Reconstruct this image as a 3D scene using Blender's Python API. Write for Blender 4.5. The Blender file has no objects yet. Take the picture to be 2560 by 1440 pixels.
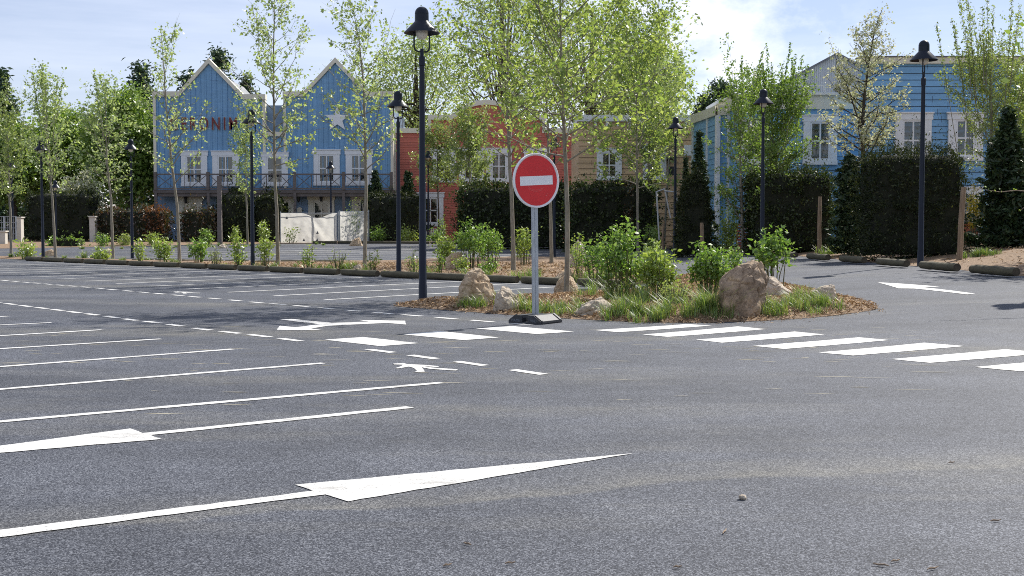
import bpy, bmesh, math, random
import numpy as np
from mathutils import Vector, noise as mnoise
from mathutils.geometry import tessellate_polygon
S = bpy.context.scene
COL = S.collection
F, CX, CY, HZ, EYE = 3000.0, 1280.0, 720.0, 572.0, 1.5
TH = math.atan((CY - HZ) / F)
CT, ST = math.cos(TH), math.sin(TH)
TAU = 2 * math.pi

# ------------------------------------------------------------------ survey helpers
def ss(t):
    t = min(1.0, max(0.0, t)); return t * t * (3 - 2 * t)
def terrain(x, y):
    r1 = 0.42 * ss((x - 1.5) / 9.5) * ss((y - 13) / 13)
    r2 = 0.45 * ss((y - 58) / 30)
    return r1 + r2 * (1 - r1 / 0.45)
def ray(px, py):
    u, v = (px - CX) / F, (py - CY) / F
    return (u, CT - v * ST, -ST - v * CT)
def at(px, py, Y):
    d = ray(px, py); t = Y / d[1]
    return (d[0] * t, Y, EYE + d[2] * t)
def hit(px, py, surf=terrain):
    d = ray(px, py)
    g = 0.0
    t = 20
    for _ in range(40):
        t2 = (EYE - g) / max(1e-4, -d[2]); t = t2 if _ < 2 else 0.5 * (t + t2)
        t = min(t, 400)
        g = surf(d[0] * t, d[1] * t)
    return (d[0] * t, d[1] * t, EYE + d[2] * t)

# ------------------------------------------------------------------ materials
def new_mat(name):
    m = bpy.data.materials.new(name); m.use_nodes = True
    nt = m.node_tree; nt.nodes.clear()
    out = nt.nodes.new('ShaderNodeOutputMaterial')
    return m, nt, out
def N(nt, t, **kw):
    n = nt.nodes.new('ShaderNode' + t)
    for k, v in kw.items():
        if k in n.inputs: n.inputs[k].default_value = v
        else: setattr(n, k, v)
    return n
def ramp(nt, src, stops, interp='LINEAR'):
    r = N(nt, 'ValToRGB'); cr = r.color_ramp; cr.interpolation = interp
    while len(cr.elements) < len(stops): cr.elements.new(0.5)
    for e, (p, c) in zip(cr.elements, stops):
        e.position = p; e.color = (c[0], c[1], c[2], 1) if not isinstance(c, (int, float)) else (c, c, c, 1)
    nt.links.new(src, r.inputs[0]); return r
def mixc(nt, fac, a, b, mode='MIX'):
    n = N(nt, 'Mix', data_type='RGBA', blend_type=mode)
    for s, v in ((n.inputs[0], fac), (n.inputs[6], a), (n.inputs[7], b)):
        if isinstance(v, (int, float)): s.default_value = v
        elif isinstance(v, tuple): s.default_value = (v[0], v[1], v[2], 1)
        else: nt.links.new(v, s)
    return n.outputs[2]
def noise(nt, scale, detail=4, rough=0.6, vec=None, stretch=None):
    tc = N(nt, 'TexCoord'); v = tc.outputs['Object']
    if stretch:
        mp = N(nt, 'Mapping'); mp.inputs['Scale'].default_value = stretch
        nt.links.new(v, mp.inputs[0]); v = mp.outputs[0]
    n = N(nt, 'TexNoise', Scale=scale, Detail=detail, Roughness=rough)
    nt.links.new(v, n.inputs['Vector']); return n.outputs['Fac']
def surf_mat(name, c1, c2, scale=3.0, rough=0.7, bump=0.0, bscale=40.0, metal=0.0, spec=0.5, stretch=None, coat=0.0, dist=0.01):
    m, nt, out = new_mat(name)
    p = N(nt, 'BsdfPrincipled', Roughness=rough, Metallic=metal)
    p.inputs['Specular IOR Level'].default_value = spec
    p.inputs['Coat Weight'].default_value = coat
    f = ramp(nt, noise(nt, scale, 5, 0.65, stretch=stretch), [(0.3, 0.0), (0.7, 1.0)])
    nt.links.new(mixc(nt, f.outputs[0], c1, c2), p.inputs['Base Color'])
    if bump:
        b = N(nt, 'Bump', Strength=bump, Distance=dist)
        nt.links.new(noise(nt, bscale, 4, 0.6, stretch=stretch), b.inputs['Height'])
        nt.links.new(b.outputs[0], p.inputs['Normal'])
    nt.links.new(p.outputs[0], out.inputs[0]); return m
def leaf_mat(name, cols, trans=0.45, gloss=0.035, rough=0.42, tcol=None):
    m, nt, out = new_mat(name)
    g = N(nt, 'NewGeometry')
    c = ramp(nt, g.outputs['Random Per Island'], [(i / max(1, len(cols) - 1), k) for i, k in enumerate(cols)])
    d = N(nt, 'BsdfDiffuse'); t = N(nt, 'BsdfTranslucent'); gl = N(nt, 'BsdfGlossy', Roughness=rough)
    gl.inputs['Color'].default_value = (1, 1, 1, 1)
    nt.links.new(c.outputs[0], d.inputs[0])
    tc = mixc(nt, 1.0, c.outputs[0], tcol or (1.25, 1.25, 0.64), 'MULTIPLY')
    nt.links.new(tc, t.inputs[0])
    m1 = N(nt, 'MixShader'); m1.inputs[0].default_value = trans
    nt.links.new(d.outputs[0], m1.inputs[1]); nt.links.new(t.outputs[0], m1.inputs[2])
    m2 = N(nt, 'MixShader'); m2.inputs[0].default_value = gloss
    nt.links.new(m1.outputs[0], m2.inputs[1]); nt.links.new(gl.outputs[0], m2.inputs[2])
    nt.links.new(m2.outputs[0], out.inputs[0]); return m

def asphalt_mat():
    m, nt, out = new_mat('asphalt')
    p = N(nt, 'BsdfPrincipled', Roughness=0.76); p.inputs['Specular IOR Level'].default_value = 0.28
    tc0 = N(nt, 'TexCoord'); vo = N(nt, 'TexVoronoi', Scale=150.0); nt.links.new(tc0.outputs['Object'], vo.inputs['Vector'])
    stone = N(nt, 'SeparateColor'); nt.links.new(vo.outputs['Color'], stone.inputs[0])
    fine = mixc(nt, 0.42, noise(nt, 190, 2, 0.7), stone.outputs[0])
    g1 = ramp(nt, fine, [(0.28, (0.008, 0.009, 0.014)), (0.44, (0.034, 0.038, 0.050)), (0.58, (0.078, 0.084, 0.100)), (0.74, (0.225, 0.235, 0.26))])
    med = ramp(nt, noise(nt, 0.9, 6, 0.72), [(0.3, 0.78), (0.7, 1.2)])
    # lanes polished or dusted by turning tyres: long, gently curved bands
    lane = ramp(nt, noise(nt, 0.33, 6, 0.62, stretch=(0.28, 1.5, 1)), [(0.34, 0.82), (0.66, 1.20)])
    c = mixc(nt, 1.0, g1.outputs[0], med.outputs[0], 'MULTIPLY'); c = mixc(nt, 1.0, c, lane.outputs[0], 'MULTIPLY')
    dust = ramp(nt, fine, [(0.28, (0.050, 0.050, 0.050)), (0.50, (0.145, 0.138, 0.118)), (0.72, (0.36, 0.34, 0.28))])
    band = ramp(nt, noise(nt, 0.30, 6, 0.66, stretch=(0.36, 1.3, 1)), [(0.50, 0.0), (0.68, 0.6)])
    brk = ramp(nt, noise(nt, 1.6, 6, 0.75), [(0.30, 0.15), (0.62, 1.0)])
    c = mixc(nt, mixc(nt, 1.0, band.outputs[0], brk.outputs[0], 'MULTIPLY'), c, dust.outputs[0])
    # an old swept sand line across the foreground
    tc = N(nt, 'TexCoord'); mp = N(nt, 'Mapping'); mp.inputs['Rotation'].default_value = (0, 0, -0.30); mp.inputs['Location'].default_value = (0, -6.45, 0)
    wob = N(nt, 'TexNoise', Scale=0.55, Detail=5.0); nt.links.new(tc.outputs['Object'], wob.inputs[0]); nt.links.new(tc.outputs['Object'], mp.inputs[0])
    sp = N(nt, 'SeparateXYZ'); nt.links.new(mp.outputs[0], sp.inputs[0])
    a1 = N(nt, 'Math', operation='MULTIPLY_ADD'); nt.links.new(wob.outputs[0], a1.inputs[0]); a1.inputs[1].default_value = 1.1; nt.links.new(sp.outputs['Y'], a1.inputs[2])
    a2 = N(nt, 'Math', operation='MULTIPLY_ADD'); nt.links.new(a1.outputs[0], a2.inputs[0]); a2.inputs[1].default_value = 0.5; a2.inputs[2].default_value = 0.2
    ln = ramp(nt, a2.outputs[0], [(0.40, 0.0), (0.44, 0.55), (0.56, 0.25), (0.80, 0.0)])
    c = mixc(nt, mixc(nt, 1.0, ln.outputs[0], brk.outputs[0], 'MULTIPLY'), c, dust.outputs[0])
    # a few dark drips
    st = ramp(nt, noise(nt, 0.7, 3, 0.5, stretch=(1, 1, 3)), [(0.20, 0.55), (0.29, 1.0)])
    c = mixc(nt, 1.0, c, st.outputs[0], 'MULTIPLY')
    nt.links.new(c, p.inputs['Base Color'])
    b = N(nt, 'Bump', Strength=0.3, Distance=0.003)
    nt.links.new(noise(nt, 150, 2, 0.7), b.inputs['Height']); nt.links.new(b.outputs[0], p.inputs['Normal'])
    nt.links.new(p.outputs[0], out.inputs[0]); return m
def paint_mat():
    m, nt, out = new_mat('road_paint')
    p = N(nt, 'BsdfPrincipled', Roughness=0.6)
    w = ramp(nt, noise(nt, 1.3, 8, 0.78, stretch=(1, 2.6, 1)), [(0.33, (0.36, 0.35, 0.325)), (0.46, (0.60, 0.59, 0.56)), (0.58, (0.75, 0.745, 0.72))])
    s = ramp(nt, noise(nt, 75, 2, 0.8), [(0.33, (0.30, 0.30, 0.30)), (0.43, (1, 1, 1))])
    nt.links.new(mixc(nt, 1.0, w.outputs[0], s.outputs[0], 'MULTIPLY'), p.inputs['Base Color'])
    b = N(nt, 'Bump', Strength=0.25, Distance=0.004)
    nt.links.new(noise(nt, 70, 2, 0.7), b.inputs['Height']); nt.links.new(b.outputs[0], p.inputs['Normal'])
    nt.links.new(p.outputs[0], out.inputs[0]); return m
def siding_mat(name, col, col2, pitch, z0=0.0, joint=4.5, vertical=False):
    """painted boards: a tone per board and staggered butt joints"""
    m, nt, out = new_mat(name)
    tc = N(nt, 'TexCoord'); sp = N(nt, 'SeparateXYZ'); nt.links.new(tc.outputs['Object'], sp.inputs[0])
    def mth(op, a, b=None):
        n = N(nt, 'Math', operation=op)
        for i, v in enumerate((a, b)):
            if v is None: continue
            if isinstance(v, (int, float)): n.inputs[i].default_value = v
            else: nt.links.new(v, n.inputs[i])
        return n.outputs[0]
    zc = sp.outputs['X' if vertical else 'Z']; xc = sp.outputs['Z' if vertical else 'X']
    q = mth('DIVIDE', mth('SUBTRACT', zc, z0), pitch)
    row = mth('FLOOR', q)
    wn = N(nt, 'TexWhiteNoise', noise_dimensions='1D'); nt.links.new(row, wn.inputs['W'])
    xs = mth('ADD', mth('DIVIDE', xc, joint), wn.outputs['Value'])
    col_i = mth('FLOOR', xs)
    wn2 = N(nt, 'TexWhiteNoise', noise_dimensions='2D')
    cb = N(nt, 'CombineXYZ'); nt.links.new(row, cb.inputs[0]); nt.links.new(col_i, cb.inputs[1]); nt.links.new(cb.outputs[0], wn2.inputs['Vector'])
    tone = ramp(nt, wn2.outputs['Value'], [(0, 0.90), (1, 1.10)])
    jx = mth('LESS_THAN', mth('MULTIPLY', mth('FRACT', xs), joint), 0.028)
    gr = ramp(nt, noise(nt, 2.2, 6, 0.7, stretch=(0.5, 1, 2)), [(0.3, 0.86), (0.7, 1.08)])
    c = mixc(nt, 1.0, col, tone.outputs[0], 'MULTIPLY'); c = mixc(nt, 1.0, c, gr.outputs[0], 'MULTIPLY')
    c = mixc(nt, jx, c, col2)
    p = N(nt, 'BsdfPrincipled', Roughness=0.55)
    nt.links.new(c, p.inputs['Base Color']); nt.links.new(p.outputs[0], out.inputs[0]); return m
def glass_mat():
    m, nt, out = new_mat('window_glass')
    t = N(nt, 'BsdfTransparent'); g = N(nt, 'BsdfGlossy', Roughness=0.03)
    t.inputs[0].default_value = (0.62, 0.66, 0.66, 1)
    fr = N(nt, 'Fresnel', IOR=1.6)
    b = N(nt, 'Bump', Strength=0.05, Distance=0.05); nt.links.new(noise(nt, 1.2, 2, 0.5), b.inputs['Height']); nt.links.new(b.outputs[0], g.inputs['Normal'])
    mx = N(nt, 'MixShader'); ad = N(nt, 'Math', operation='ADD'); ad.inputs[1].default_value = 0.06
    nt.links.new(fr.outputs[0], ad.inputs[0]); nt.links.new(ad.outputs[0], mx.inputs[0])
    nt.links.new(t.outputs[0], mx.inputs[1]); nt.links.new(g.outputs[0], mx.inputs[2]); nt.links.new(mx.outputs[0], out.inputs[0]); return m
def rock_mat(name, a, b, c):
    m, nt, out = new_mat(name)
    p = N(nt, 'BsdfPrincipled', Roughness=0.85)
    f = ramp(nt, noise(nt, 3.2, 9, 0.68), [(0.3, a), (0.52, b), (0.72, c)])
    v = N(nt, 'TexVoronoi', Scale=3.0, feature='DISTANCE_TO_EDGE'); tc = N(nt, 'TexCoord')
    wv = N(nt, 'TexNoise', Scale=5.0, Detail=4.0); nt.links.new(tc.outputs['Object'], wv.inputs[0])
    nt.links.new(mixc(nt, 0.35, tc.outputs['Object'], wv.outputs['Color'], 'ADD'), v.inputs['Vector'])
    cr = ramp(nt, v.outputs['Distance'], [(0.0, 0.72), (0.035, 1.0)])
    sp = ramp(nt, noise(nt, 28, 5, 0.75), [(0.34, 0.72), (0.62, 1.14)])
    k = mixc(nt, 1.0, f.outputs[0], sp.outputs[0], 'MULTIPLY')
    nt.links.new(mixc(nt, 1.0, k, cr.outputs[0], 'MULTIPLY'), p.inputs['Base Color'])
    bp = N(nt, 'Bump', Strength=0.9, Distance=0.05); nt.links.new(noise(nt, 9, 10, 0.78), bp.inputs['Height'])
    nt.links.new(bp.outputs[0], p.inputs['Normal'])
    nt.links.new(p.outputs[0], out.inputs[0]); return m

M = {}
M['asphalt'] = asphalt_mat(); M['paint'] = paint_mat()
M['soil'] = surf_mat('soil', (0.05, 0.075, 0.025), (0.12, 0.10, 0.05), 0.8, 0.95, 0.6, 12)
M['mulch'] = surf_mat('bark_mulch', (0.10, 0.058, 0.032), (0.36, 0.245, 0.15), 15, 0.9, 1.0, 22, dist=0.05)
M['chip'] = leaf_mat('wood_chip', [(0.16, 0.09, 0.05), (0.46, 0.32, 0.19), (0.62, 0.47, 0.31), (0.34, 0.21, 0.12)], 0.02, 0.0)
M['dust'] = surf_mat('sand_streak', (0.20, 0.19, 0.15), (0.48, 0.44, 0.34), 9, 0.95, stretch=(1, 3, 1))
M['bark'] = surf_mat('young_bark', (0.13, 0.115, 0.085), (0.34, 0.31, 0.245), 5, 0.85, 0.8, 18, stretch=(3, 3, 0.7))
M['darkbark'] = surf_mat('dark_bark', (0.035, 0.028, 0.022), (0.085, 0.07, 0.052), 6, 0.9, 0.6, 20)
M['stem'] = surf_mat('green_stem', (0.07, 0.075, 0.03), (0.14, 0.13, 0.06), 8, 0.7)
M['leaf'] = leaf_mat('spring_leaf', [(0.13, 0.205, 0.055), (0.23, 0.31, 0.085), (0.38, 0.45, 0.17), (0.16, 0.25, 0.07)], 0.55, 0.04)
M['leafpale'] = leaf_mat('pale_spring_leaf', [(0.20, 0.28, 0.11), (0.31, 0.40, 0.18), (0.45, 0.52, 0.31), (0.17, 0.25, 0.08)], 0.52, 0.05)
M['leafmid'] = leaf_mat('maple_leaf', [(0.09, 0.17, 0.03), (0.18, 0.28, 0.055), (0.29, 0.40, 0.11)], 0.42, 0.05)
M['leafolive'] = leaf_mat('olive_leaf', [(0.16, 0.22, 0.07), (0.25, 0.32, 0.11), (0.34, 0.40, 0.17)], 0.42, 0.05)
M['leafshrub'] = leaf_mat('shrub_leaf', [(0.09, 0.19, 0.035), (0.17, 0.29, 0.06), (0.30, 0.42, 0.13)], 0.45, 0.04, 0.45)
M['leafshrub2'] = leaf_mat('yellow_green_leaf', [(0.176, 0.270, 0.047), (0.270, 0.365, 0.081), (0.365, 0.446, 0.135)], 0.45, 0.07)
M['hedge'] = leaf_mat('hedge_leaf', [(0.016, 0.030, 0.010), (0.035, 0.055, 0.016), (0.085, 0.11, 0.034)], 0.30, 0.03, 0.4)
M['yew'] = leaf_mat('yew_needle', [(0.012, 0.022, 0.009), (0.026, 0.040, 0.014), (0.072, 0.082, 0.028)], 0.28, 0.02, 0.45)
M['photinia'] = leaf_mat('photinia_leaf', [(0.03, 0.05, 0.02), (0.05, 0.065, 0.025), (0.14, 0.06, 0.03), (0.06, 0.07, 0.03)], 0.25, 0.06, 0.35)
M['copper'] = leaf_mat('copper_leaf', [(0.12, 0.05, 0.022), (0.20, 0.08, 0.032), (0.09, 0.05, 0.022)], 0.4, 0.04)
M['spruce'] = leaf_mat('spruce_needle', [(0.018, 0.040, 0.020), (0.038, 0.068, 0.030), (0.075, 0.11, 0.045)], 0.12, 0.03, 0.4)
M['farconifer'] = leaf_mat('far_conifer_needle', [(0.035, 0.072, 0.042), (0.064, 0.109, 0.058)], 0.15, 0.03, 0.4)
M['blossom'] = leaf_mat('cream_blossom', [(0.62, 0.60, 0.48), (0.40, 0.44, 0.22), (0.72, 0.70, 0.60), (0.24, 0.29, 0.10)], 0.4, 0.02, tcol=(1.1, 1.1, 0.85))
M['yellow'] = leaf_mat('yellow_flower', [(0.65, 0.48, 0.02), (0.55, 0.5, 0.05), (0.25, 0.3, 0.04)], 0.4, 0.02, tcol=(1.2, 1.1, 0.6))
M['grass'] = leaf_mat('grass_blade', [(0.10, 0.19, 0.035), (0.16, 0.26, 0.055), (0.24, 0.32, 0.10), (0.24, 0.25, 0.10)], 0.4, 0.06)
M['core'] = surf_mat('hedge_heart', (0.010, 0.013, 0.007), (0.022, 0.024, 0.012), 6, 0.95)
M['log'] = surf_mat('round_timber', (0.058, 0.050, 0.030), (0.135, 0.118, 0.070), 2.5, 0.85, 0.7, 12, stretch=(0.5, 4, 4))
M['logend'] = surf_mat('timber_end', (0.045, 0.035, 0.024), (0.10, 0.08, 0.05), 8, 0.9)
M['stake'] = surf_mat('weathered_stake', (0.16, 0.11, 0.07), (0.34, 0.25, 0.17), 4, 0.85, 0.7, 16, stretch=(4, 4, 0.4))
M['lamp'] = surf_mat('lamp_paint', (0.006, 0.010, 0.022), (0.010, 0.015, 0.030), 2, 0.36, spec=0.28)
M['globe'] = surf_mat('opal_glass', (0.72, 0.70, 0.62), (0.80, 0.78, 0.70), 2, 0.25)
M['galv'] = surf_mat('galvanised_steel', (0.30, 0.33, 0.36), (0.46, 0.49, 0.52), 9, 0.42, metal=0.55, stretch=(2, 2, 0.6))
M['signred'] = surf_mat('sign_red', (0.58, 0.010, 0.014), (0.66, 0.016, 0.020), 3.5, 0.42)
M['signwhite'] = surf_mat('sign_white', (0.74, 0.75, 0.77), (0.82, 0.82, 0.82), 3, 0.4)
M['scuff'] = surf_mat('scratched_film', (0.60, 0.12, 0.11), (0.68, 0.25, 0.22), 20, 0.6)
M['rubber'] = surf_mat('black_rubber', (0.020, 0.022, 0.027), (0.045, 0.047, 0.054), 7, 0.6, 0.3, 60)
M['emboss'] = surf_mat('worn_lettering', (0.10, 0.115, 0.14), (0.17, 0.19, 0.22), 25, 0.6)
M['rock1'] = rock_mat('ochre_sandstone', (0.34, 0.22, 0.125), (0.58, 0.44, 0.29), (0.72, 0.60, 0.45))
M['rock3'] = rock_mat('brown_sandstone', (0.17, 0.12, 0.08), (0.40, 0.29, 0.195), (0.60, 0.43, 0.25))
M['rock2'] = rock_mat('pale_sandstone', (0.38, 0.30, 0.22), (0.58, 0.49, 0.38), (0.70, 0.63, 0.52))
M['white'] = surf_mat('white_trim', (0.72, 0.74, 0.76), (0.80, 0.81, 0.82), 1.5, 0.5)
M['cream'] = surf_mat('cream_trim', (0.66, 0.62, 0.50), (0.74, 0.70, 0.58), 1.2, 0.55)
M['blueA'] = siding_mat('blue_board', (0.18, 0.36, 0.565), (0.07, 0.13, 0.24), 0.62, joint=9, vertical=True)
M['bluelow'] = siding_mat('shaded_blue_board', (0.17, 0.26, 0.38), (0.05, 0.09, 0.13), 0.3, joint=9)  # the ground floor's deeper shade is put into this darker, greyer blue
M['red'] = siding_mat('red_board', (0.50, 0.135, 0.09), (0.2, 0.03, 0.02), 0.2, joint=6)
M['ochre'] = siding_mat('ochre_board', (0.60, 0.41, 0.235), (0.22, 0.12, 0.06), 0.3, joint=5)
M['blueB'] = siding_mat('sky_blue_board', (0.18, 0.38, 0.605), (0.07, 0.13, 0.22), 0.315, joint=4.4)
M['lipshade'] = surf_mat('board_lip_shade', (0.045, 0.075, 0.12), (0.06, 0.095, 0.15), 3, 0.9)  # dark strip colour standing in for the shade below each board lip
M['lipshadewarm'] = surf_mat('warm_board_lip_shade', (0.26, 0.18, 0.12), (0.30, 0.21, 0.14), 3, 0.9)  # same painted lip shade, in a warm tone for the ochre boards
M['brown'] = siding_mat('brown_shingle', (0.22, 0.13, 0.08), (0.1, 0.06, 0.04), 0.2, joint=0.5)
M['cladding'] = surf_mat('pale_steel_cladding', (0.48, 0.50, 0.52), (0.56, 0.58, 0.60), 0.6, 0.5)
M['roofdark'] = surf_mat('dark_flashing', (0.10, 0.10, 0.115), (0.17, 0.17, 0.18), 3, 0.6)
M['roof'] = surf_mat('grey_roofing', (0.18, 0.19, 0.20), (0.28, 0.29, 0.30), 2, 0.8)
M['wood'] = surf_mat('grey_timber', (0.115, 0.095, 0.088), (0.20, 0.17, 0.155), 4, 0.8, 0.3, 20, stretch=(0.5, 4, 4))
M['letters'] = surf_mat('dark_red_lettering', (0.13, 0.012, 0.014), (0.19, 0.02, 0.02), 3, 0.5)
M['glass'] = glass_mat()
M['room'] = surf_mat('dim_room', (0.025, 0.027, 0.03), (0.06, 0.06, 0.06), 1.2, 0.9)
M['curtain'] = surf_mat('net_curtain', (0.13, 0.135, 0.13), (0.22, 0.22, 0.205), 14, 0.9, stretch=(1, 1, 0.02))
M['black'] = surf_mat('black_iron', (0.018, 0.018, 0.02), (0.03, 0.03, 0.033), 4, 0.5)
M['tarp'] = leaf_mat('white_tarpaulin', [(0.80, 0.79, 0.75), (0.80, 0.79, 0.75)], 0.5, 0.02, tcol=(1.0, 0.99, 0.97))
M['concrete'] = surf_mat('pale_render', (0.50, 0.47, 0.41), (0.62, 0.59, 0.53), 2, 0.85, 0.3, 20)
M['brick'] = surf_mat('red_brick', (0.33, 0.10, 0.06), (0.46, 0.17, 0.10), 5, 0.85)

# ------------------------------------------------------------------ mesh helpers
class MB:
    def __init__(s): s.v = []; s.f = []; s.m = []
    def add(s, verts, faces, mi=0):
        b = len(s.v); s.v += [tuple(p) for p in verts]
        s.f += [tuple(b + i for i in f) for f in faces]; s.m += [mi] * len(faces); return s
    def box(s, a, b, mi=0):
        x0, x1 = sorted((a[0], b[0])); y0, y1 = sorted((a[1], b[1])); z0, z1 = sorted((a[2], b[2]))
        v = [(x0, y0, z0), (x1, y0, z0), (x1, y1, z0), (x0, y1, z0), (x0, y0, z1), (x1, y0, z1), (x1, y1, z1), (x0, y1, z1)]
        return s.add(v, [(0, 3, 2, 1), (4, 5, 6, 7), (0, 1, 5, 4), (1, 2, 6, 5), (2, 3, 7, 6), (3, 0, 4, 7)], mi)
    def bar(s, p, q, w, h=None, mi=0, up=(0, 0, 1)):
        p, q = Vector(p), Vector(q); d = (q - p).normalized(); u = Vector(up)
        if abs(d.dot(u)) > 0.98: u = Vector((0, 1, 0))
        r = d.cross(u).normalized(); u = r.cross(d); h = h or w
        v = [c + r * sx * w / 2 + u * sz * h / 2 for c in (p, q) for sx, sz in ((-1, -1), (1, -1), (1, 1), (-1, 1))]
        return s.add(v, [(3, 2, 1, 0), (4, 5, 6, 7), (0, 1, 5, 4), (1, 2, 6, 5), (2, 3, 7, 6), (3, 0, 4, 7)], mi)
    def tube(s, pts, rs, n=10, mi=0, cap=True):
        if isinstance(rs, (int, float)): rs = [rs] * len(pts)
        v, q = tube_np(np.array(pts, float), np.array(rs, float), n)
        b = len(s.v); s.add(v, q, mi)
        if cap:
            k = len(pts)
            s.f += [tuple(b + i for i in reversed(range(n))), tuple(b + (k - 1) * n + i for i in range(n))]; s.m += [mi, mi]
        return s
    def lathe(s, prof, n=24, c=(0, 0, 0), mi=0):
        v = []; f = []
        for r, z in prof:
            v += [(c[0] + r * math.cos(TAU * i / n), c[1] + r * math.sin(TAU * i / n), c[2] + z) for i in range(n)]
        for k in range(len(prof) - 1):
            for i in range(n):
                j = (i + 1) % n; f.append((k * n + i, k * n + j, (k + 1) * n + j, (k + 1) * n + i))
        return s.add(v, f, mi)
    def prism(s, poly, y0, y1, mi=0):
        """polygon in x-z extruded along y"""
        n = len(poly)
        v = [(x, y0, z) for x, z in poly] + [(x, y1, z) for x, z in poly]
        tri = tessellate_polygon([[Vector((x, z, 0)) for x, z in poly]])
        f = [tuple(t) for t in tri] + [tuple(n + i for i in reversed(t)) for t in tri]
        f += [(i, (i + 1) % n, n + (i + 1) % n, n + i) for i in range(n)]
        return s.add(v, f, mi)
    def build(s, name, mats, parent=None, smooth=False, loc=None, fix=True):
        me = bpy.data.meshes.new(name)
        off = Vector(loc) if loc else Vector((0, 0, 0))
        me.from_pydata([tuple(Vector(p) - off) for p in s.v], [], s.f)
        for m in (mats if isinstance(mats, (list, tuple)) else [mats]): me.materials.append(M[m])
        me.polygons.foreach_set('material_index', s.m)
        if fix:
            bm = bmesh.new(); bm.from_mesh(me); bmesh.ops.recalc_face_normals(bm, faces=bm.faces); bm.to_mesh(me); bm.free()
        if smooth:
            me.polygons.foreach_set('use_smooth', [True] * len(me.polygons))
            try: me.set_sharp_from_angle(angle=math.radians(38))
            except Exception: pass
        return link(name, me, parent, loc)
def link(name, me, parent=None, loc=None):
    o = bpy.data.objects.new(name, me); COL.objects.link(o)
    if loc: o.location = loc
    if parent is not None: o.parent = parent
    return o
def tube_np(P, R, n):
    k = len(P); T = np.gradient(P, axis=0); T /= np.linalg.norm(T, axis=1)[:, None] + 1e-9
    ref = np.array([0.0, 0, 1]) if abs(T[0][2]) < 0.9 else np.array([1.0, 0, 0])
    A = np.cross(T, ref); A /= np.linalg.norm(A, axis=1)[:, None] + 1e-9
    B = np.cross(T, A)
    a = np.arange(n) * TAU / n
    V = P[:, None, :] + R[:, None, None] * (np.cos(a)[None, :, None] * A[:, None, :] + np.sin(a)[None, :, None] * B[:, None, :])
    i = np.arange(n); j = (i + 1) % n
    Q = np.concatenate([np.stack([r * n + i, r * n + j, (r + 1) * n + j, (r + 1) * n + i], 1) for r in range(k - 1)])
    return V.reshape(-1, 3), Q
def quads_obj(name, parts, parent=None, smooth=False):
    """parts: list of (verts Nx3, quads Mx4, material key)"""
    V = []; Q = []; mi = []; keys = []; b = 0
    for v, q, k in parts:
        if len(v) == 0: continue
        if k not in keys: keys.append(k)
        V.append(v); Q.append(q + b); mi.append(np.full(len(q), keys.index(k))); b += len(v)
    V = np.concatenate(V).astype(np.float32); Q = np.concatenate(Q).astype(np.int32); mi = np.concatenate(mi).astype(np.int32)
    me = bpy.data.meshes.new(name)
    me.vertices.add(len(V)); me.vertices.foreach_set('co', V.ravel())
    me.loops.add(Q.size); me.loops.foreach_set('vertex_index', Q.ravel())
    me.polygons.add(len(Q)); me.polygons.foreach_set('loop_start', np.arange(0, Q.size, 4, dtype=np.int32))
    for k in keys: me.materials.append(M[k])
    me.polygons.foreach_set('material_index', mi)
    if smooth: me.polygons.foreach_set('use_smooth', np.ones(len(Q), dtype=bool))
    me.update(calc_edges=True); me.validate()
    return link(name, me, parent)
def unit(a): return a / (np.linalg.norm(a, axis=-1, keepdims=True) + 1e-9)
def leaves(P, size, rng, flat=0.6, asp=0.62, key='leaf', axis=None, jit=0.5):
    P = np.asarray(P, float).reshape(-1, 3); n = len(P)
    nn = unit(rng.normal(size=(n, 3)) + np.array([0, 0, flat]))
    a = rng.normal(size=(n, 3))
    if axis is not None: a = unit(np.asarray(axis)) + jit * a * 0.6
    a = unit(a - nn * (a * nn).sum(1, keepdims=True)); b = np.cross(nn, a)
    s = (size * (0.55 + 0.8 * rng.random(n)))[:, None]
    v = np.stack([P - a * s * .5, P + b * s * asp * .5 + nn * s * .1 - a * s * .08, P + a * s * .5, P - b * s * asp * .5 + nn * s * .1 - a * s * .08], 1).reshape(-1, 3)
    return v, np.arange(4 * n).reshape(-1, 4), key
def thing(name, label, cat, loc=(0, 0, 0), group=None, rz=0.0):
    o = bpy.data.objects.new(name, None); COL.objects.link(o); o.empty_display_size = 0.3
    o.location = loc; o.rotation_euler[2] = rz
    return tag(o, label, cat, group)
def tag(o, label, cat, group=None, kind=None):
    o['label'] = label; o['category'] = cat
    if group: o['group'] = group
    o['kind'] = kind or 'thing'
    return o
def struct(o, kind='structure'):
    o['kind'] = kind; return o
def copy_tree(o, parent=None):
    c = o.copy(); COL.objects.link(c)
    if parent is not None: c.parent = parent
    for ch in list(o.children): copy_tree(ch, c)
    return c
def text_mesh(body, size, extrude, bold=0.0, spacing=1.0):
    cu = bpy.data.curves.new('t', 'FONT'); cu.body = body; cu.size = size; cu.space_character = spacing; cu.extrude = extrude; cu.offset = bold
    cu.align_x = 'CENTER'; cu.align_y = 'CENTER'
    o = bpy.data.objects.new('t', cu); COL.objects.link(o)
    bpy.context.view_layer.update()
    me = bpy.data.meshes.new_from_object(o.evaluated_get(bpy.context.evaluated_depsgraph_get()))
    bpy.data.objects.remove(o); bpy.data.curves.remove(cu); return me

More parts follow.
